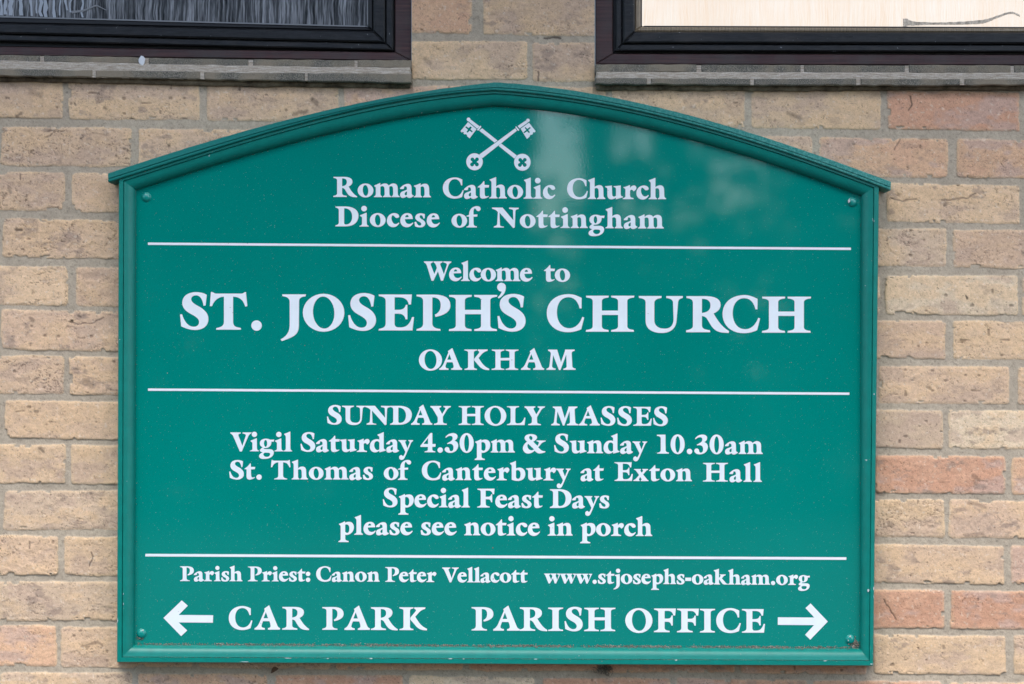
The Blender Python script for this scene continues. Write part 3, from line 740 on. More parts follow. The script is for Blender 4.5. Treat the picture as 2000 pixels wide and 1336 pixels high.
g('R', 326, 257, ['M 1056,68 L 1200,68 Q 1300,72 1300,130 Q 1300,170 1250,192 Q 1300,285 1360,318 L 1357,331 L 1310,328 Q 1258,322 1230,275 L 1203,230 Q 1190,212 1167,210 L 1167,280 Q 1167,306 1224,312 L 1226,326 L 1054,326 L 1056,312 Q 1103,304 1103,280 L 1103,115 Q 1103,86 1058,82'], ['M 1167,87 Q 1228,87 1228,135 Q 1228,182 1167,188'])
g('A', 309, 233, ['M 490,58 L 575,268 Q 585,290 604,293 L 601,309 L 478,309 L 480,293 Q 507,290 506,270 Q 503,240 492,222 L 428,222 Q 415,250 412,270 Q 410,290 446,293 L 447,309 L 340,309 L 342,294 Q 370,282 390,240 L 446,112 L 440,94'], ['M 457,128 L 480,192 L 433,192'])
g('K', 309, 233, [stem(672, 738, 75, 309, 630, 775, 630, 775, 233), 'M 783,75 L 897,75 L 895,90 Q 850,100 820,140 L 792,172 L 830,230 Q 870,280 915,296 L 912,312 L 880,310 Q 830,305 795,262 L 742,200 L 742,182 L 800,112 Q 802,94 783,90'])
g('M', 310, 233, ['M 1590,77 L 1694,77 L 1738,222 L 1784,92 L 1784,77 L 1895,77 L 1893,92 Q 1860,98 1860,120 L 1868,270 Q 1872,290 1906,296 L 1905,310 L 1766,310 L 1767,296 Q 1803,290 1803,270 L 1798,135 L 1732,312 L 1715,312 L 1648,140 L 1636,265 Q 1636,290 1676,295 L 1676,310 L 1572,310 L 1574,296 Q 1602,290 1606,265 L 1622,130 Q 1624,98 1592,92'])
g('N', 281, 209, ['M 462,72 L 572,72 L 685,205 L 682,105 Q 682,90 640,86 L 640,72 L 742,74 L 740,87 Q 707,92 707,110 L 700,280 L 683,287 L 540,125 L 545,255 Q 545,268 587,272 L 586,281 L 480,281 L 482,268 Q 512,262 516,245 L 523,120 Q 505,92 465,86'])
g('D', 282, 209, ['M 742,73 L 850,73 C 940,75 984,115 984,170 C 984,240 930,281 850,282 L 742,282 L 744,270 Q 778,265 778,240 L 778,115 Q 778,90 745,86'], ['M 834,92 C 890,92 918,130 918,180 C 918,235 890,262 850,262 Q 834,260 834,245'])
g('Y', 284, 209, ['M 1205,75 L 1326,75 L 1325,88 Q 1300,92 1306,108 L 1336,165 L 1372,108 Q 1378,92 1352,88 L 1352,75 L 1434,76 L 1430,88 Q 1405,95 1390,118 L 1344,195 L 1345,250 Q 1345,268 1386,272 L 1388,284 L 1245,284 L 1247,272 Q 1285,268 1287,250 L 1287,200 L 1235,112 Q 1222,92 1206,88'])
g('I', 469, 306, [stem(1097, 1179, 163, 469, 1040, 1238, 1040, 1236, 306)])
g('F', 464, 306, ['M 443,157 L 726,157 L 717,247 L 695,248 Q 680,190 630,187 L 580,187 L 580,288 L 625,288 Q 665,285 670,247 L 686,247 L 686,378 L 668,378 Q 660,332 625,330 L 580,328 L 580,410 Q 580,440 645,448 L 645,464 L 441,464 L 444,449 Q 499,440 499,410 L 499,205 Q 499,180 446,172'])
g('V', 413, 368, ['M 98,45 L 300,45 L 298,68 Q 245,75 258,110 L 333,310 L 400,115 Q 410,75 340,68 L 340,45 L 512,45 L 510,62 Q 470,75 445,130 L 322,418 L 285,418 L 160,130 Q 140,80 100,66'])
g('W', 219, 172, ['M 672,47 L 752,47 L 750,57 Q 728,62 733,78 L 765,160 L 800,75 L 812,105 L 757,219 L 740,219 L 702,95 Q 692,62 674,57', 'M 757,47 L 838,47 L 836,57 Q 812,62 818,78 L 850,160 L 876,80 Q 878,62 846,57 L 846,47 L 917,48 L 915,58 Q 898,64 890,82 L 842,219 L 824,219 L 784,95 Q 775,62 759,57'])
g('i', 414, 368, [ell(578, 83, 52, 52), 'M 625,160 L 628,360 Q 632,393 664,400 L 660,414 L 492,414 L 494,400 Q 540,392 540,360 L 540,255 Q 540,238 505,220 L 503,205 Q 570,180 615,160'])
g('l', 416, 368, ['M 1270,30 L 1272,355 Q 1275,393 1308,402 L 1304,417 L 1138,417 L 1140,402 Q 1182,393 1182,355 L 1182,140 Q 1182,105 1150,88 L 1148,72 Q 1215,52 1255,30'])
g('g', 413, 368, ['M 690,255 C 690,200 740,165 810,165 C 850,165 870,178 900,185 L 970,182 L 962,228 L 915,222 C 922,290 880,345 800,348 Q 765,350 765,358 Q 765,370 800,370 L 870,370 C 930,370 962,395 962,435 C 962,520 870,562 770,562 C 710,562 675,540 675,508 C 675,470 710,450 745,432 Q 690,420 690,395 Q 690,370 745,335 Q 690,310 690,255'], [ell(802, 258, 32, 67), 'M 757,470 Q 762,440 800,438 L 860,440 Q 892,445 890,475 Q 880,520 825,522 Q 765,520 757,470'])
g('t', 963, 363, ['M 480,650 L 484,718 L 568,722 L 560,766 L 485,768 L 488,880 Q 490,925 520,927 Q 545,925 560,918 L 562,930 Q 510,968 450,968 Q 400,965 400,905 L 400,768 L 362,764 L 362,752 Q 430,710 465,655'])
g('h', 965, 363, ['M 1424,580 L 1424,745 Q 1465,715 1510,712 Q 1582,715 1582,800 L 1585,905 Q 1590,940 1618,948 L 1616,965 L 1468,965 L 1470,950 Q 1500,942 1498,905 L 1496,825 Q 1495,765 1455,765 Q 1435,767 1424,778 L 1424,905 Q 1425,942 1452,950 L 1450,965 L 1300,965 L 1302,950 Q 1340,942 1340,905 L 1340,680 Q 1340,652 1308,635 L 1306,620 Q 1370,600 1410,580'])
g('o', 965, 363, [ell(1763, 845, 143, 127)], [ell(1763, 845, 50, 98, -5)])
g('n', 434, 350, ['M 845,190 L 846,225 Q 885,195 925,195 Q 993,197 995,280 L 998,375 Q 1000,408 1028,418 L 1026,434 L 886,434 L 888,420 Q 915,410 915,378 L 914,300 Q 912,243 875,243 Q 858,245 846,256 L 847,378 Q 850,410 872,418 L 870,434 L 728,434 L 730,420 Q 764,410 764,378 L 763,275 Q 760,255 732,243 L 731,228 Q 790,215 835,190'])
g('u', 434, 350, ['M 412,208 Q 470,205 530,197 L 533,345 Q 535,388 560,390 Q 585,392 600,375 L 600,260 Q 600,230 560,222 L 560,208 Q 620,205 685,197 L 683,350 Q 685,385 722,390 L 722,403 Q 650,425 598,438 L 598,410 Q 555,440 520,440 Q 450,437 450,360 L 450,265 Q 450,235 414,225'])
g('d', 434, 350, ['M 1302,67 L 1302,355 Q 1305,388 1342,392 L 1342,408 Q 1280,425 1222,440 L 1222,408 Q 1180,442 1140,442 C 1080,440 1045,395 1045,335 C 1045,250 1100,197 1170,197 Q 1200,197 1222,205 L 1222,165 Q 1222,140 1190,128 L 1188,110 Q 1250,90 1290,67'], ['M 1222,265 Q 1205,232 1175,232 C 1140,235 1125,270 1125,310 C 1128,360 1155,400 1190,400 Q 1210,398 1222,382'])
g('a', 434, 350, ['M 1352,290 L 1352,272 Q 1420,200 1490,198 Q 1550,200 1553,265 L 1555,370 Q 1560,395 1590,402 L 1588,415 Q 1545,446 1510,446 Q 1478,440 1470,418 Q 1430,446 1400,446 C 1365,445 1352,420 1352,395 Q 1352,345 1400,330 Q 1445,315 1473,298 L 1472,275 Q 1468,240 1432,240 Q 1425,245 1422,268 Q 1422,290 1400,290'], ['M 1473,330 L 1473,390 Q 1460,400 1450,400 Q 1432,395 1432,372 Q 1435,345 1473,330'])
g('y', 434, 350, ['M 1577,210 L 1722,212 L 1720,228 Q 1695,235 1702,255 L 1742,362 L 1785,255 Q 1790,235 1760,228 L 1760,210 L 1850,212 L 1848,228 Q 1820,240 1808,270 L 1700,520 Q 1675,580 1635,580 C 1600,578 1588,555 1590,530 C 1592,500 1615,485 1640,490 Q 1650,510 1662,508 Q 1680,500 1705,430 L 1622,265 Q 1605,235 1578,228'])
g('x', 947, 350, ['M 1608,722 L 1735,722 L 1735,735 Q 1720,745 1730,760 L 1755,792 L 1775,760 Q 1785,742 1765,735 L 1765,720 L 1872,722 L 1870,736 Q 1840,745 1815,780 L 1778,822 L 1845,905 Q 1860,928 1880,932 L 1878,948 L 1735,948 L 1737,932 Q 1758,928 1748,908 L 1722,870 L 1702,905 Q 1695,928 1712,932 L 1712,948 L 1597,946 L 1598,932 Q 1630,920 1655,890 L 1702,835 L 1645,755 Q 1630,738 1608,736'])
g('r', 431, 365, ['M 795,176 L 795,230 Q 815,190 860,180 Q 905,180 912,225 Q 905,265 862,290 Q 840,255 815,260 Q 795,270 795,290 L 798,375 Q 800,405 858,412 L 858,431 L 662,431 L 665,415 Q 712,405 712,375 L 712,260 Q 710,240 678,225 L 677,212 Q 740,200 782,177'])
g('m', 967, 363, ['M 126,712 L 128,752 Q 165,720 210,718 Q 262,720 280,757 Q 320,720 365,718 Q 440,722 442,800 L 444,905 Q 447,942 478,950 L 476,967 L 330,967 L 332,952 Q 360,942 360,905 L 358,820 Q 355,768 320,767 Q 300,768 290,780 L 291,905 Q 293,942 325,950 L 322,967 L 175,967 L 177,952 Q 205,942 205,905 L 203,820 Q 200,768 165,767 Q 140,768 128,780 L 128,905 Q 130,942 160,950 L 158,967 L 10,967 L 12,952 Q 45,942 45,905 L 44,800 Q 44,780 18,770 L 17,755 Q 75,735 118,710'])
g('s', 967, 363, ['M 978,735 L 972,810 L 950,812 Q 935,755 905,752 Q 880,755 882,780 Q 885,805 930,832 C 970,855 985,880 985,905 C 982,950 940,975 890,975 Q 840,975 798,955 L 788,880 L 815,868 Q 845,940 885,943 Q 912,940 912,915 Q 910,890 865,868 C 815,842 800,815 802,790 C 805,745 850,718 905,718 Q 945,720 978,735'])
g('f', 968, 363, ['M 1520,740 Q 1520,665 1560,625 Q 1610,580 1665,582 C 1705,582 1732,605 1730,635 C 1728,660 1705,675 1680,672 Q 1650,660 1640,632 Q 1630,620 1618,625 Q 1600,640 1600,690 L 1600,735 L 1672,732 L 1668,772 L 1600,774 L 1602,905 Q 1605,945 1662,950 L 1660,970 L 1472,970 L 1474,953 Q 1520,945 1520,905 L 1520,774 L 1472,770 L 1474,757'])
g('e', 441, 318, ['M 810,315 L 685,318 Q 692,395 755,395 Q 790,393 810,368 L 820,380 Q 775,448 715,448 C 650,446 612,400 612,340 C 614,270 660,222 725,222 C 780,222 810,255 810,315'], ['M 690,288 L 745,285 Q 740,252 718,252 Q 695,255 690,288'])
g('c', 443, 318, ['M 1022,385 Q 985,450 925,450 C 860,448 825,405 825,345 C 827,275 880,225 945,225 C 990,225 1020,250 1020,280 C 1018,300 990,308 965,300 Q 935,262 915,260 Q 900,265 897,305 C 900,365 930,400 965,400 Q 990,398 1012,375'])
g('p', 441, 318, ['M 440,218 L 442,240 Q 475,222 515,224 C 565,226 592,265 592,320 C 590,395 530,445 465,447 Q 455,447 445,443 L 446,515 Q 450,543 502,550 L 500,568 L 330,568 L 332,550 Q 368,543 368,515 L 368,310 Q 368,285 342,272 L 340,258 Q 395,242 432,218'], ['M 444,275 Q 455,265 472,268 Q 515,275 516,340 Q 515,410 480,413 Q 455,412 444,390'])
g('b', 724, 270, ['M 1448,444 L 1450,550 Q 1480,540 1505,540 C 1560,545 1585,585 1585,635 C 1582,700 1540,733 1470,733 Q 1425,730 1388,715 L 1388,520 Q 1388,500 1366,488 L 1365,475 Q 1415,460 1440,444'], ['M 1450,585 Q 1465,572 1480,575 Q 1515,585 1516,635 Q 1515,700 1480,702 Q 1450,700 1450,670'])
g('j', 330, 212, [ell(1183, 143, 31, 31), 'M 1206,188 L 1207,340 Q 1200,400 1120,413 L 1117,402 Q 1158,385 1160,340 L 1160,235 Q 1158,222 1135,213 L 1134,203 Q 1175,198 1200,188'])
g('k', 324, 198, ['M 684,114 L 684,300 Q 688,315 700,318 L 700,325 L 615,324 L 617,316 Q 636,310 636,290 L 636,165 Q 636,150 617,143 L 616,133 Q 655,125 677,114', 'M 695,188 L 775,190 L 773,200 Q 750,205 733,230 L 724,243 L 772,298 Q 785,315 805,317 L 803,325 L 755,325 Q 735,322 720,300 L 683,250 L 683,240 L 705,212 Q 712,200 695,197'])
g('w', 326, 212, ['M 95,186 L 185,186 L 183,197 Q 165,200 170,215 L 197,275 L 215,225 L 228,245 L 178,328 L 160,328 L 115,215 Q 110,198 96,196', 'M 188,186 L 275,186 L 273,197 Q 258,200 262,215 L 285,275 L 305,215 Q 308,200 285,197 L 285,186 L 335,187 L 333,197 Q 325,200 318,218 L 268,328 L 250,328 L 210,215 Q 203,198 190,196'])
g('4', 325, 272, ['M 240,45 L 255,50 L 255,205 L 303,205 L 298,245 L 253,247 L 255,290 Q 258,308 297,312 L 296,325 L 143,325 L 145,312 Q 190,308 190,285 L 190,247 L 90,248 L 78,238 Q 170,120 225,50'], ['M 192,205 L 192,120 L 125,205'])
g('3', 324, 272, ['M 440,105 Q 480,48 545,46 C 595,46 617,70 615,100 C 612,130 590,148 570,155 C 610,165 625,195 625,225 C 622,295 570,330 510,332 C 460,332 430,310 430,280 C 430,258 450,245 470,247 Q 495,255 497,275 Q 500,308 525,308 Q 558,305 557,255 C 557,215 530,200 505,200 Q 485,200 470,205 L 465,193 Q 520,165 535,150 Q 548,130 545,110 Q 540,85 505,85 Q 475,88 448,115'])
g('0', 324, 272, [ell(760, 188, 102, 143)], [ell(760, 190, 35, 118)])
g('1', 403, 318, ['M 113,85 L 258,83 L 260,345 Q 262,380 315,385 L 313,403 L 118,403 L 120,388 Q 178,380 178,345 L 178,150 Q 178,110 115,103'])
g('&', 327, 272, ['M 1625,165 Q 1590,140 1590,110 C 1592,75 1630,55 1685,55 C 1740,57 1770,75 1770,105 Q 1768,135 1715,165 L 1775,225 Q 1800,190 1795,175 Q 1790,165 1762,160 L 1762,147 L 1897,150 L 1892,162 Q 1855,168 1830,195 Q 1800,235 1785,245 Q 1825,290 1850,298 Q 1870,303 1890,303 L 1888,318 Q 1840,335 1800,337 Q 1765,330 1735,295 Q 1690,337 1640,337 C 1590,335 1565,300 1565,258 Q 1570,205 1625,165'], ['M 1685,145 Q 1712,130 1700,100 Q 1690,82 1672,82 Q 1655,85 1655,108 Q 1660,130 1685,145', 'M 1640,195 L 1725,275 Q 1705,292 1685,290 Q 1635,280 1630,225 Q 1630,205 1640,195'])
g(':', 290, 205, [ell(1867, 267, 31, 31), ell(1867, 185, 31, 31)])
g('-', 321, 198, [rect(222, 232, 300, 277)])

def inside(p, c):
    x, y = p; r_ = False; n = len(c); j = n - 1
    for i in range(n):
        xi, yi = c[i]; xj, yj = c[j]
        if (yi > y) != (yj > y) and x < (xj - xi) * (y - yi) / (yj - yi) + xi: r_ = not r_
        j = i
    return r_
def triangulate(plus, minus):
    vs, ed = [], []
    for c in plus + minus:
        b0 = len(vs); vs += [Vector(p) for p in c]
        ed += [(b0 + i, b0 + (i + 1) % len(c)) for i in range(len(c))]
    v, e, f, *_ = delaunay_2d_cdt(vs, ed, [], 0, 1e-6)
    tris = []
    for t in f:
        cx = sum(v[i].x for i in t) / 3; cy = sum(v[i].y for i in t) / 3
        if any(inside((cx, cy), c) for c in plus) and not any(inside((cx, cy), c) for c in minus): tris.append(tuple(t))
    return [(p.x, p.y) for p in v], tris
CACHE = {}
def add_flat(mb_, verts, tris, to_px, d, th=0.0005):
    """vinyl cut-out: face plus its thin edge"""
    cnt = {}
    for t in tris:
        for a, b2 in ((t[0], t[1]), (t[1], t[2]), (t[2], t[0])): cnt[(a, b2)] = 1
    b0 = len(mb_.v); n = len(verts)
    F = [P(*to_px(x, y), d + th) for x, y in verts]
    mb_.v += F + [(x, -d, z) for x, y, z in F]
    for t in tris: mb_.f.append(tuple(b0 + i for i in t))
    for (a, b2) in cnt:
        if (b2, a) not in cnt: mb_.f.append((b0 + a, b0 + n + a, b0 + n + b2, b0 + b2))
def glyph(mb_, ch, xl, base, cap_, xr=None):
    if ch not in CACHE: CACHE[ch] = triangulate(GL[ch][0], GL[ch][1])
    v, t = CACHE[ch]; w = GL[ch][2]
    sx = cap_ if xr is None else (xr - xl) / w
    add_flat(mb_, v, t, lambda u, q: (xl + u * sx, base - q * cap_), D_PAN)
BEAR = {'A': (-0.03, -0.03), 'V': (-0.03, -0.09), 'Y': (-0.06, -0.06), 'y': (-0.035, -0.035), 'T': (0.0, 0.03), 'o': (0.015, 0.015), 'c': (0.015, 0.0), 'e': (0.015, 0.0),
        'O': (0.02, 0.02), 'r': (0, 0.0), 'f': (0, -0.05), 'S': (0.03, 0.03), 's': (0.02, 0.02), 'a': (0.01, 0.0), 'W': (0, -0.09), '.': (0.05, 0.05), ':': (0.03, 0.03), 'w': (-0.03, -0.03), 'P': (0, 0.0), '0': (.03, .03), '3': (.03, .03), '4': (.03, .03), '1': (.03, .03), 't': (0, 0), 'j': (-0.06, 0.02), '-': (.03, .03)}
def word(mb_, txt, xl, xr, base_l, base_r, cap_):
    adv = 0.0; pos = []
    for i, ch in enumerate(txt):
        if i: adv += BEAR.get(txt[i - 1], (0.005, 0.005))[1] + BEAR.get(ch, (0.005, 0.005))[0]
        pos.append(adv); adv += GL[ch][2]
    n = len(txt); tr = ((xr - xl) / cap_ - adv) / max(1, n - 1)
    sx = 1.0
    if n == 1: tr = 0; sx = (xr - xl) / cap_ / adv
    if tr < -0.05 or tr > 0.12: sx = ((xr - xl) / cap_ - (n - 1) * max(-0.05, min(0.12, tr))) / adv; tr = max(-0.05, min(0.12, tr))
    for i, ch in enumerate(txt):
        x = xl + (pos[i] * sx + i * tr) * cap_
        tt = (x - xl) / max(1.0, xr - xl)
        glyph(mb_, ch, x, base_l + (base_r - base_l) * tt, cap_, x + GL[ch][2] * cap_ * sx)
LINES = [
 ('first line of lettering', [('Roman', 651, 841.8, 384.7, 385.6, 39.1), ('Catholic', 864.9, 1084.6, 387.2, 388.2, 39.1), ('Church', 1107.5, 1301, 388.6, 389.2, 39.1)]),
 ('second line of lettering', [('Diocese', 655, 859, 442.2, 443.7, 39), ('of', 881.8, 938.7, 444, 444.2, 39), ('Nottingham', 961, 1296.6, 444.4, 446.6, 39)]),
 ('greeting above the church name', [('Welcome', 827.9, 1040.2, 548.3, 549.6, 37.8), ('to', 1062.4, 1113.4, 550, 550.2, 37.8)]),
 ('largest line of lettering', None),
 ('town name under the largest line', [(c, a, b2, 722.4, 722.4, 39.6) for c, a, b2 in (('O', 818.2, 863.4), ('A', 857.8, 902.7), ('K', 907.1, 955.6), ('H', 960.2, 1012.8), ('A', 1017.6, 1063), ('M', 1067.3, 1124.4))]),
 ('heading of the service times', [('SUNDAY', 638.6, 880.8, 829.2, 829.9, 36.8), ('HOLY', 895.6, 1064.7, 830, 830.6, 36.8), ('MASSES', 1076.8, 1304.4, 830.8, 832, 36.8)]),
 ('line of service times', [('Vigil', 449.8, 570.8, 881.4, 881.8, 36.8), ('Saturday', 587, 807, 882.2, 883.2, 36.8), ('4.30pm', 820.5, 1005.8, 883.4, 884, 36.8), ('&', 1021.3, 1066.1, 884.6, 884.6, 36.8), ('Sunday', 1082.4, 1264.2, 885, 885.8, 36.8), ('10.30am', 1283, 1490, 886, 887, 36.8)]),
 ('line about the service at the hall', [('St.', 447.8, 511.2, 936.3, 936.4, 36.4), ('Thomas', 529.3, 728.5, 936.4, 936.8, 36.4), ('of', 749.5, 803, 937, 937.1, 36.4), ('Canterbury', 823.9, 1114.6, 937.6, 938.6, 36.4), ('at', 1134, 1179.2, 939.1, 939.3, 36.4), ('Exton', 1200.2, 1351.6, 939.4, 940, 36.4), ('Hall', 1372.9, 1488.3, 940.6, 941.2, 36.4)]),
 ('line about feast days', [('Special', 747.8, 918, 990.6, 991.2, 36.6), ('Feast', 932, 1060.2, 991.3, 992, 36.6), ('Days', 1074, 1190.2, 992.1, 992.6, 36.6)]),
 ('line pointing to the porch', [('please', 661, 805.9, 1044.2, 1044.9, 36.6), ('see', 821.6, 892, 1045, 1045.3, 36.6), ('notice', 906.7, 1054.8, 1045.6, 1046.2, 36.6), ('in', 1069.4, 1118.6, 1046.2, 1046.4, 36.6), ('porch', 1133.2, 1274, 1046.5, 1047.2, 36.6)]),
 ('small line with name and web address', [('Parish', 351.6, 473.3, 1135, 1135.3, 28.7), ('Priest:', 484.2, 606, 1135.4, 1135.7, 28.7), ('Canon', 617.5, 741.6, 1135.8, 1136.2, 28.7), ('Peter', 752.3, 852.3, 1136.5, 1137, 28.7), ('Vellacott', 863.7, 1030.8, 1137.2, 1138, 28.7), ('www.stjosephs-oakham.org', 1062.6, 1581.9, 1139.3, 1142.8, 28.7)]),
 ('direction to the car park', [('CAR', 446.8, 603.9, 1229.7, 1230, 44.2), ('PARK', 629.5, 834.2, 1230.2, 1230.9, 44.2)]),
 ('direction to the office', [('PARISH', 920.9, 1202.2, 1231.6, 1233, 45.5), ('OFFICE', 1221.3, 1494.2, 1234.4, 1236.2, 46)]),
]
BIG = [('S', 351.7, 407), ('T', 409.8, 483.1), ('.', 490.8, 511.4), ('J', 547.9, 597.4), ('O', 591.4, 672.6), ('S', 680, 734.4), ('E', 739.4, 808.7), ('P', 813.2, 879.8), ('H', 876.6, 971.4), ('’', 971, 988), ('S', 971.6, 1026.6),
       ('C', 1067.9, 1141), ('H', 1144.1, 1239), ('U', 1247.5, 1333.8), ('R', 1340, 1424), ('C', 1411.2, 1484.6), ('H', 1488.1, 1584.1)]
LINES2 = []
for lab, words in LINES:
    if words is None: LINES2 += [(lab + ', left words', BIG[:11], 1), (lab + ', right word', BIG[11:], 1)]
    elif lab.startswith('small'): LINES2 += [('small line with a name', words[:5], 0), ('small web address', words[5:], 0)]
    else: LINES2.append((lab, words, 0))
for lab, words, big in LINES2:
    mb = MB()
    if big:
        for ch, a, b2 in words: glyph(mb, ch, a, 643.6 + (650.3 - 643.6) * (a - 351) / 1233.0, 70.3, b2)
    else:
        for w in words: word(mb, *w)
    o = mb.build('lettering', M_vinyl, sign, fixn=False); o['label'] = 'white ' + lab
for (xa, ya), (xb, yb_), th in (((289, 476), (1662, 486), 2.3), ((289, 761), (1659, 769), 2.3), ((284, 1084.3), (1653, 1091), 2.5)):
    mb = MB(); mb.prism([(xa, ya - th), (xb, yb_ - th), (xb, yb_ + th), (xa, ya + th)], D_PAN, D_PAN + 0.0005)
    mb.build('dividing_line', M_vinyl, sign)
for ox, oy, pts in ((0, 1002, [(1277, 820), (1420, 683), (1467, 725), (1395, 797), (1665, 799), (1663, 857), (1395, 855), (1462, 918), (1415, 962)]),
                    (1500, 1002, [(77, 815), (362, 817), (293, 743), (333, 707), (467, 848), (330, 990), (290, 952), (360, 876), (77, 874)])):
    mb = MB(); mb.prism([(ox + x / 4.0, oy + y / 4.0) for x, y in pts], D_PAN, D_PAN + 0.0005); mb.build('arrow', M_vinyl, sign)

# crossed keys
def keypx(x, y): return (880 + x / 10.526, 220 + y / 10.526)
mb = MB()
def kp(plus, minus=()):
    v, t = triangulate([path(c) if isinstance(c, str) else c for c in plus], [path(c) if isinstance(c, str) else c for c in minus])
    # image y runs down: flip the winding so faces look outwards
    add_flat(mb, v, [tuple(reversed(q)) for q in t], keypx, D_PAN)
def lobes(cx, cy):
    o = [ell(cx + 52 * math.cos(R(a)), cy + 52 * math.sin(R(a)), 40, 40) for a in (43, 137, 223, 317)]
    return o + [ell(cx, cy, 50, 50)]
def bow(cx, cy, shaft):
    kp([ell(cx, cy, 170, 175), shaft], [ell(cx - 44, cy - 48, 38, 38), ell(cx + 50, cy - 50, 38, 38), ell(cx - 50, cy + 55, 40, 40), ell(cx + 48, cy + 55, 40, 40), ell(cx, cy, 50, 50)])
bow(493, 1010, 'M 590,862 L 1330,322 L 1365,372 L 655,935')
bow(1476, 1020, 'M 1362,880 L 1040,634 L 985,682 L 1312,945')
kp(['M 650,322 L 965,572 L 905,617 L 588,370'])
kp([ell(371, 140, 38, 40)]); kp([ell(1592, 158, 36, 36)])
kp(['M 415,142 L 595,280 L 548,330 L 376,186']); kp(['M 1555,158 L 1590,204 L 1420,325 L 1380,275'])
kp(['M 608,268 Q 630,268 630,298 L 580,362 Q 555,375 545,350']); kp(['M 1345,278 L 1412,352 Q 1412,375 1385,372 L 1338,310 Q 1335,285 1345,278'])
kp(['M 360,195 L 535,340 L 392,528 L 338,485 L 338,460 L 310,440 L 290,448 L 265,430 L 272,408 L 250,392 L 235,412 L 205,380'],
   ['M 318,278 L 372,318 L 405,282 L 438,305 L 410,345 L 458,385 L 440,408 L 392,372 L 352,412 L 328,395 L 358,352 L 302,302'])
kp(['M 1612,208 L 1750,380 L 1728,408 L 1705,400 L 1690,418 L 1692,440 L 1668,455 L 1640,455 L 1622,495 L 1570,542 L 1440,330'],
   ['M 1635,292 L 1648,318 L 1600,358 L 1632,398 L 1615,425 L 1575,385 L 1512,425 L 1498,402 L 1555,355 L 1522,312 L 1540,295 L 1578,332'])
mb.build('crossed_keys_emblem', M_vinyl, sign, fixn=False)

# ------------------------------------------------------------------ dirt, droppings, a dead leaf and a web tuft
rd = random.Random(3)
mb = MB()
def crumb(p, r_):
    b0 = len(mb.v)
    a = rd.uniform(0, 6.28)
    for k in range(4): mb.v.append((p[0] + r_ * math.cos(a + k * 1.57) * rd.uniform(.6, 1.3), p[1] - r_ * rd.uniform(0, .6), p[2] + r_ * math.sin(a + k * 1.57) * rd.uniform(.6, 1.3)))
    mb.v.append((p[0], p[1] - r_ * 1.1, p[2] + r_ * 0.2)); mb.v.append((p[0], p[1] + r_ * .6, p[2]))
    for k in range(4): mb.f += [(b0 + k, b0 + (k + 1) % 4, b0 + 4), (b0 + (k + 1) % 4, b0 + k, b0 + 5)]
for k in range(6500):
    t = rd.random() ** 0.8; x = 266 + 1410 * t
    if 0.5 + 0.5 * math.sin(x * 0.043) * math.sin(x * 0.0171 + 1) + 0.3 * math.sin(x * 0.21) < rd.uniform(-0.25, 0.75): continue
    e = rd.gauss(-0.6, 1.5)
    y = 1258.5 + 7.5 * t + e
    crumb(P(x, y, D_PAN + (0.0006 if e < 0 else 0.001 + 0.0028 * e)), rd.uniform(0.0003, 0.0010))
for k in range(1500):
    t = rd.random(); x = 240 + 1455 * t
    crumb(P(x, 1283.3 + 7 * t + rd.gauss(0, 0.7), D_FACE - 0.0022), rd.uniform(0.0003, 0.0008))
for k in range(150):
    crumb(P(1668 + rd.gauss(0, 4), 1258 + rd.gauss(0, 5), D_PAN + 0.001), rd.uniform(0.0004, 0.0014))
for k in range(45):
    crumb(P(273 + rd.gauss(0, 3), 1246 + rd.gauss(0, 2), D_PAN + 0.001), rd.uniform(0.0004, 0.0011))
for k in range(170):
    x = rd.uniform(300, 1640); x = 280 + (x - 280) * 1
    f = inL(x) if x < 966 else inR(x)
    crumb(P(x, f + abs(rd.gauss(0, 1.2)), D_PAN + 0.0006), rd.uniform(0.0003, 0.0007))
for k in range(70):
    f = rd.choice([266, 1680]); crumb(P(f + rd.uniform(-1, 1.5) * (1 if f < 900 else -1), rd.uniform(420, 1250), D_PAN + 0.0006), rd.uniform(0.0003, 0.0008))
for k in range(240):
    x = rd.uniform(225, 1700); f = capBL(x) if x < 967 else capBR(x)
    crumb(P(x, f + rd.uniform(0, 1.8), D_FACE + 0.0006), rd.uniform(0.0003, 0.0008))
for k in range(60):
    crumb(P(rd.uniform(290, 1640), rd.uniform(480, 1240), D_PAN + 0.0003), rd.uniform(0.0003, 0.0009))
o = mb.build('dirt', M_dirt, None, fixn=False)
tag(o, 'brown crumbs of dirt caught along the bottom moulding of the green board', 'dirt', kind='stuff')
M_chip, nt, b = mat('bare_primer', (0.44, 0.47, 0.45), 0.7, 0.3)
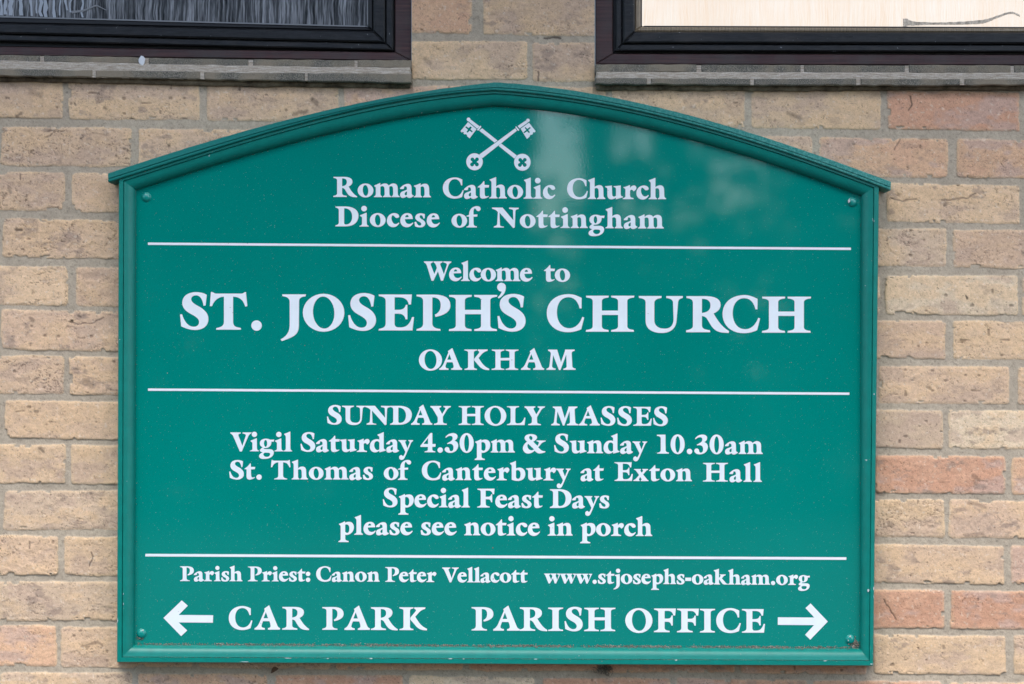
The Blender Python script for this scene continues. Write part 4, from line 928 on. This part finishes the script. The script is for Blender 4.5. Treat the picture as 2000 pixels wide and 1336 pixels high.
for cx_, cy_, w_, h_, d_ in ((1659, 392, 3.0, 6.0, D_PAN + 0.0062), (1672, 391, 2.2, 2.6, D_PAN), (1661, 1243, 1.8, 1.6, D_PAN + 0.0062), (1657, 1251, 1.4, 1.4, D_PAN + 0.005), (279, 1231, 2.0, 1.2, D_PAN + 0.0058),
                         (562, 1285.6, 9, .9, D_FACE), (640, 1286.2, 4, .9, D_FACE), (725, 1286.3, 5, 1.0, D_FACE), (880, 1287, 6, 1.1, D_FACE), (905, 1287.2, 3, 1.0, D_FACE), (1046, 1287.6, 4, 1.3, D_FACE), (1321, 1289.4, 4, 1.6, D_FACE), (1612, 1290.8, 5, 1.1, D_FACE),
                         (1706.5, 1150, 1.3, 5, D_FACE), (1696, 1153, 2.4, 4, D_FACE - 0.001), (1707, 1166, .8, 4, D_FACE), (229.6, 1212, .8, 5, D_FACE), (241, 1160, .7, 2.2, D_FACE), (241, 1180, .6, 3, D_FACE), (478, 1292.6, 15, .8, D_FACE), (1702, 1297, 4, 1, D_FACE), (1707, 770, 2, 2.4, D_FACE)):
    mb = MB(); n_ = 8
    mb.prism([(cx_ + 0.8 * w_ * math.cos(k * 2 * math.pi / n_) * rd.uniform(.5, 1.1), cy_ + h_ * math.sin(k * 2 * math.pi / n_) * rd.uniform(.5, 1.1)) for k in range(n_)], d_ - 0.0008, d_ + 0.0004)
    mb.build('paint_chip', M_chip, sign)
# bird dropping on the left ledge
mb = MB()
dp = [(272, 113), (275, 108.5), (279, 109.5), (283, 114), (282, 122), (279, 128), (275.5, 127), (271, 123), (270, 117)]
mb.prism(dp, 0.0125, 0.0162, 0.001)
o = mb.build('bird_dropping', M_drop); tag(o, 'white bird dropping on the edge of the left window ledge', 'bird dropping')
# dead leaf under the board
mb = MB()
rows = []
for k in range(9):
    t = k / 8.0; w = 4.2 * math.sin(math.pi * min(1, t * 1.02)) ** 0.8 + 0.3
    x, y = 529 + 15 * t, 1315 - 9 * t - 4 * math.sin(t * 3.1)
    rows.append([P(x + s * w * 0.5, y + s * w * 0.9, 0.004 + 0.004 * t + 0.003 * s * s) for s in (-1, -0.4, 0.2, 1)])
mb.grid(rows)
o = mb.build('dead_leaf', M_leaf_dead, None, smooth='all')
so_ = o.modifiers.new('solid', 'SOLIDIFY'); so_.thickness = 0.0004
tag(o, 'curled brown dead leaf stuck on the mortar under the green board', 'leaf')
mb = MB()
for k in range(46):
    a = (1181 + rd.gauss(0, 7), 1303 + rd.gauss(0, 3)); pts = [P(a[0], a[1], 0.004)]
    for q in range(4): a = (a[0] + rd.gauss(1.2, 2.6), a[1] + rd.gauss(2.2, 2.2)); pts.append(P(a[0], a[1], 0.003 + rd.random() * 0.005))
    mb.tube(pts, 0.00045, 4)
o = mb.build('cobweb', M_web, None); tag(o, 'dusty tuft of old cobweb under the bottom edge of the green board', 'cobweb')

# ------------------------------------------------------------------ ground and the far side of the street (seen only as reflections)
mb = MB(); mb.poly([(-60, -60, 0), (60, -60, 0), (60, 2, 0), (-60, 2, 0)])
o = mb.build('ground', M_pave); o['kind'] = 'structure'
def tree(x, y, h, w, d, trunk, label, n=5200, low=0.2):
    rt = random.Random(int(x * 10) + 77)
    root = empty('tree', (x, y, 0)); tag(root, label, 'tree', 'trees across the street')
    mt = MB(); mt.tube([(x, y, 0), (x + 0.05, y, h * 0.3), (x - 0.05, y, h * 0.6), (x, y, h * 0.85)], [trunk, trunk * .8, trunk * .55, trunk * .2], 10)
    mt.build('trunk', M_bark, root)
    mc = MB()
    cl = [(rt.uniform(-1, 1), rt.uniform(-1, 1), rt.uniform(low, 1)) for _ in range(46)]
    for k in range(n):
        c = rt.choice(cl); tp = 1.0 - 0.55 * c[2] ** 2
        p = Vector((x + c[0] * w * tp + rt.gauss(0, w * .2), y + c[1] * d * tp + rt.gauss(0, d * .2), c[2] * h + rt.gauss(0, h * .05)))
        s = rt.uniform(0.08, 0.2); u = Vector((rt.gauss(0, 1), rt.gauss(0, 1), rt.gauss(0, 1))).normalized(); v = u.cross(Vector((rt.gauss(0, 1), 1, rt.gauss(0, 1)))).normalized()
        mc.poly([p + u * s, p + v * s * .6, p - u * s, p - v * s * .6])
    mc.build('crown', M_foliage, root, fixn=False)
tree(0.86, -17.0, 8.5, 1.0, 0.8, 0.25, 'slim tall tree with a bare trunk across the street', n=900, low=0.62)
tree(3.3, -18.5, 9.0, 2.3, 0.9, 0.2, 'broad thin-leaved tree across the street, right of the slim one', n=7000, low=0.1)
rh = random.Random(2)
mb = MB()
for k in range(24000):
    p = Vector((rh.uniform(-10, 0.16) + rh.gauss(0, 0.02), -16 + rh.gauss(0, 0.3), 5.9 * rh.random() ** 0.85 + rh.gauss(0, 0.1)))
    q = rh.uniform(0.10, 0.2); u = Vector((rh.gauss(0, 1), rh.gauss(0, 1), rh.gauss(0, 1))).normalized(); v = u.cross(Vector((rh.gauss(0, 1), 1, rh.gauss(0, 1)))).normalized()
    mb.poly([p + u * q, p + v * q * .6, p - u * q, p - v * q * .6])
o = mb.build('tall_hedge', M_foliage, None, fixn=False); tag(o, 'tall dark conifer hedge across the street, opposite the left of the board', 'hedge')
mb = MB()
for k in range(9000):
    p = Vector((rh.uniform(-0.6, 9), -16 + rh.gauss(0, 0.25), 2.6 * rh.random() ** 0.7 + rh.gauss(0, 0.09)))
    q = rh.uniform(0.05, 0.13); u = Vector((rh.gauss(0, 1), rh.gauss(0, 1), rh.gauss(0, 1))).normalized(); v = u.cross(Vector((rh.gauss(0, 1), 1, rh.gauss(0, 1)))).normalized()
    mb.poly([p + u * q, p + v * q * .6, p - u * q, p - v * q * .6])
o = mb.build('hedge', M_foliage, None, fixn=False); tag(o, 'low clipped hedge across the street below the slim tree', 'hedge')
print('scene built', len(bpy.data.objects))
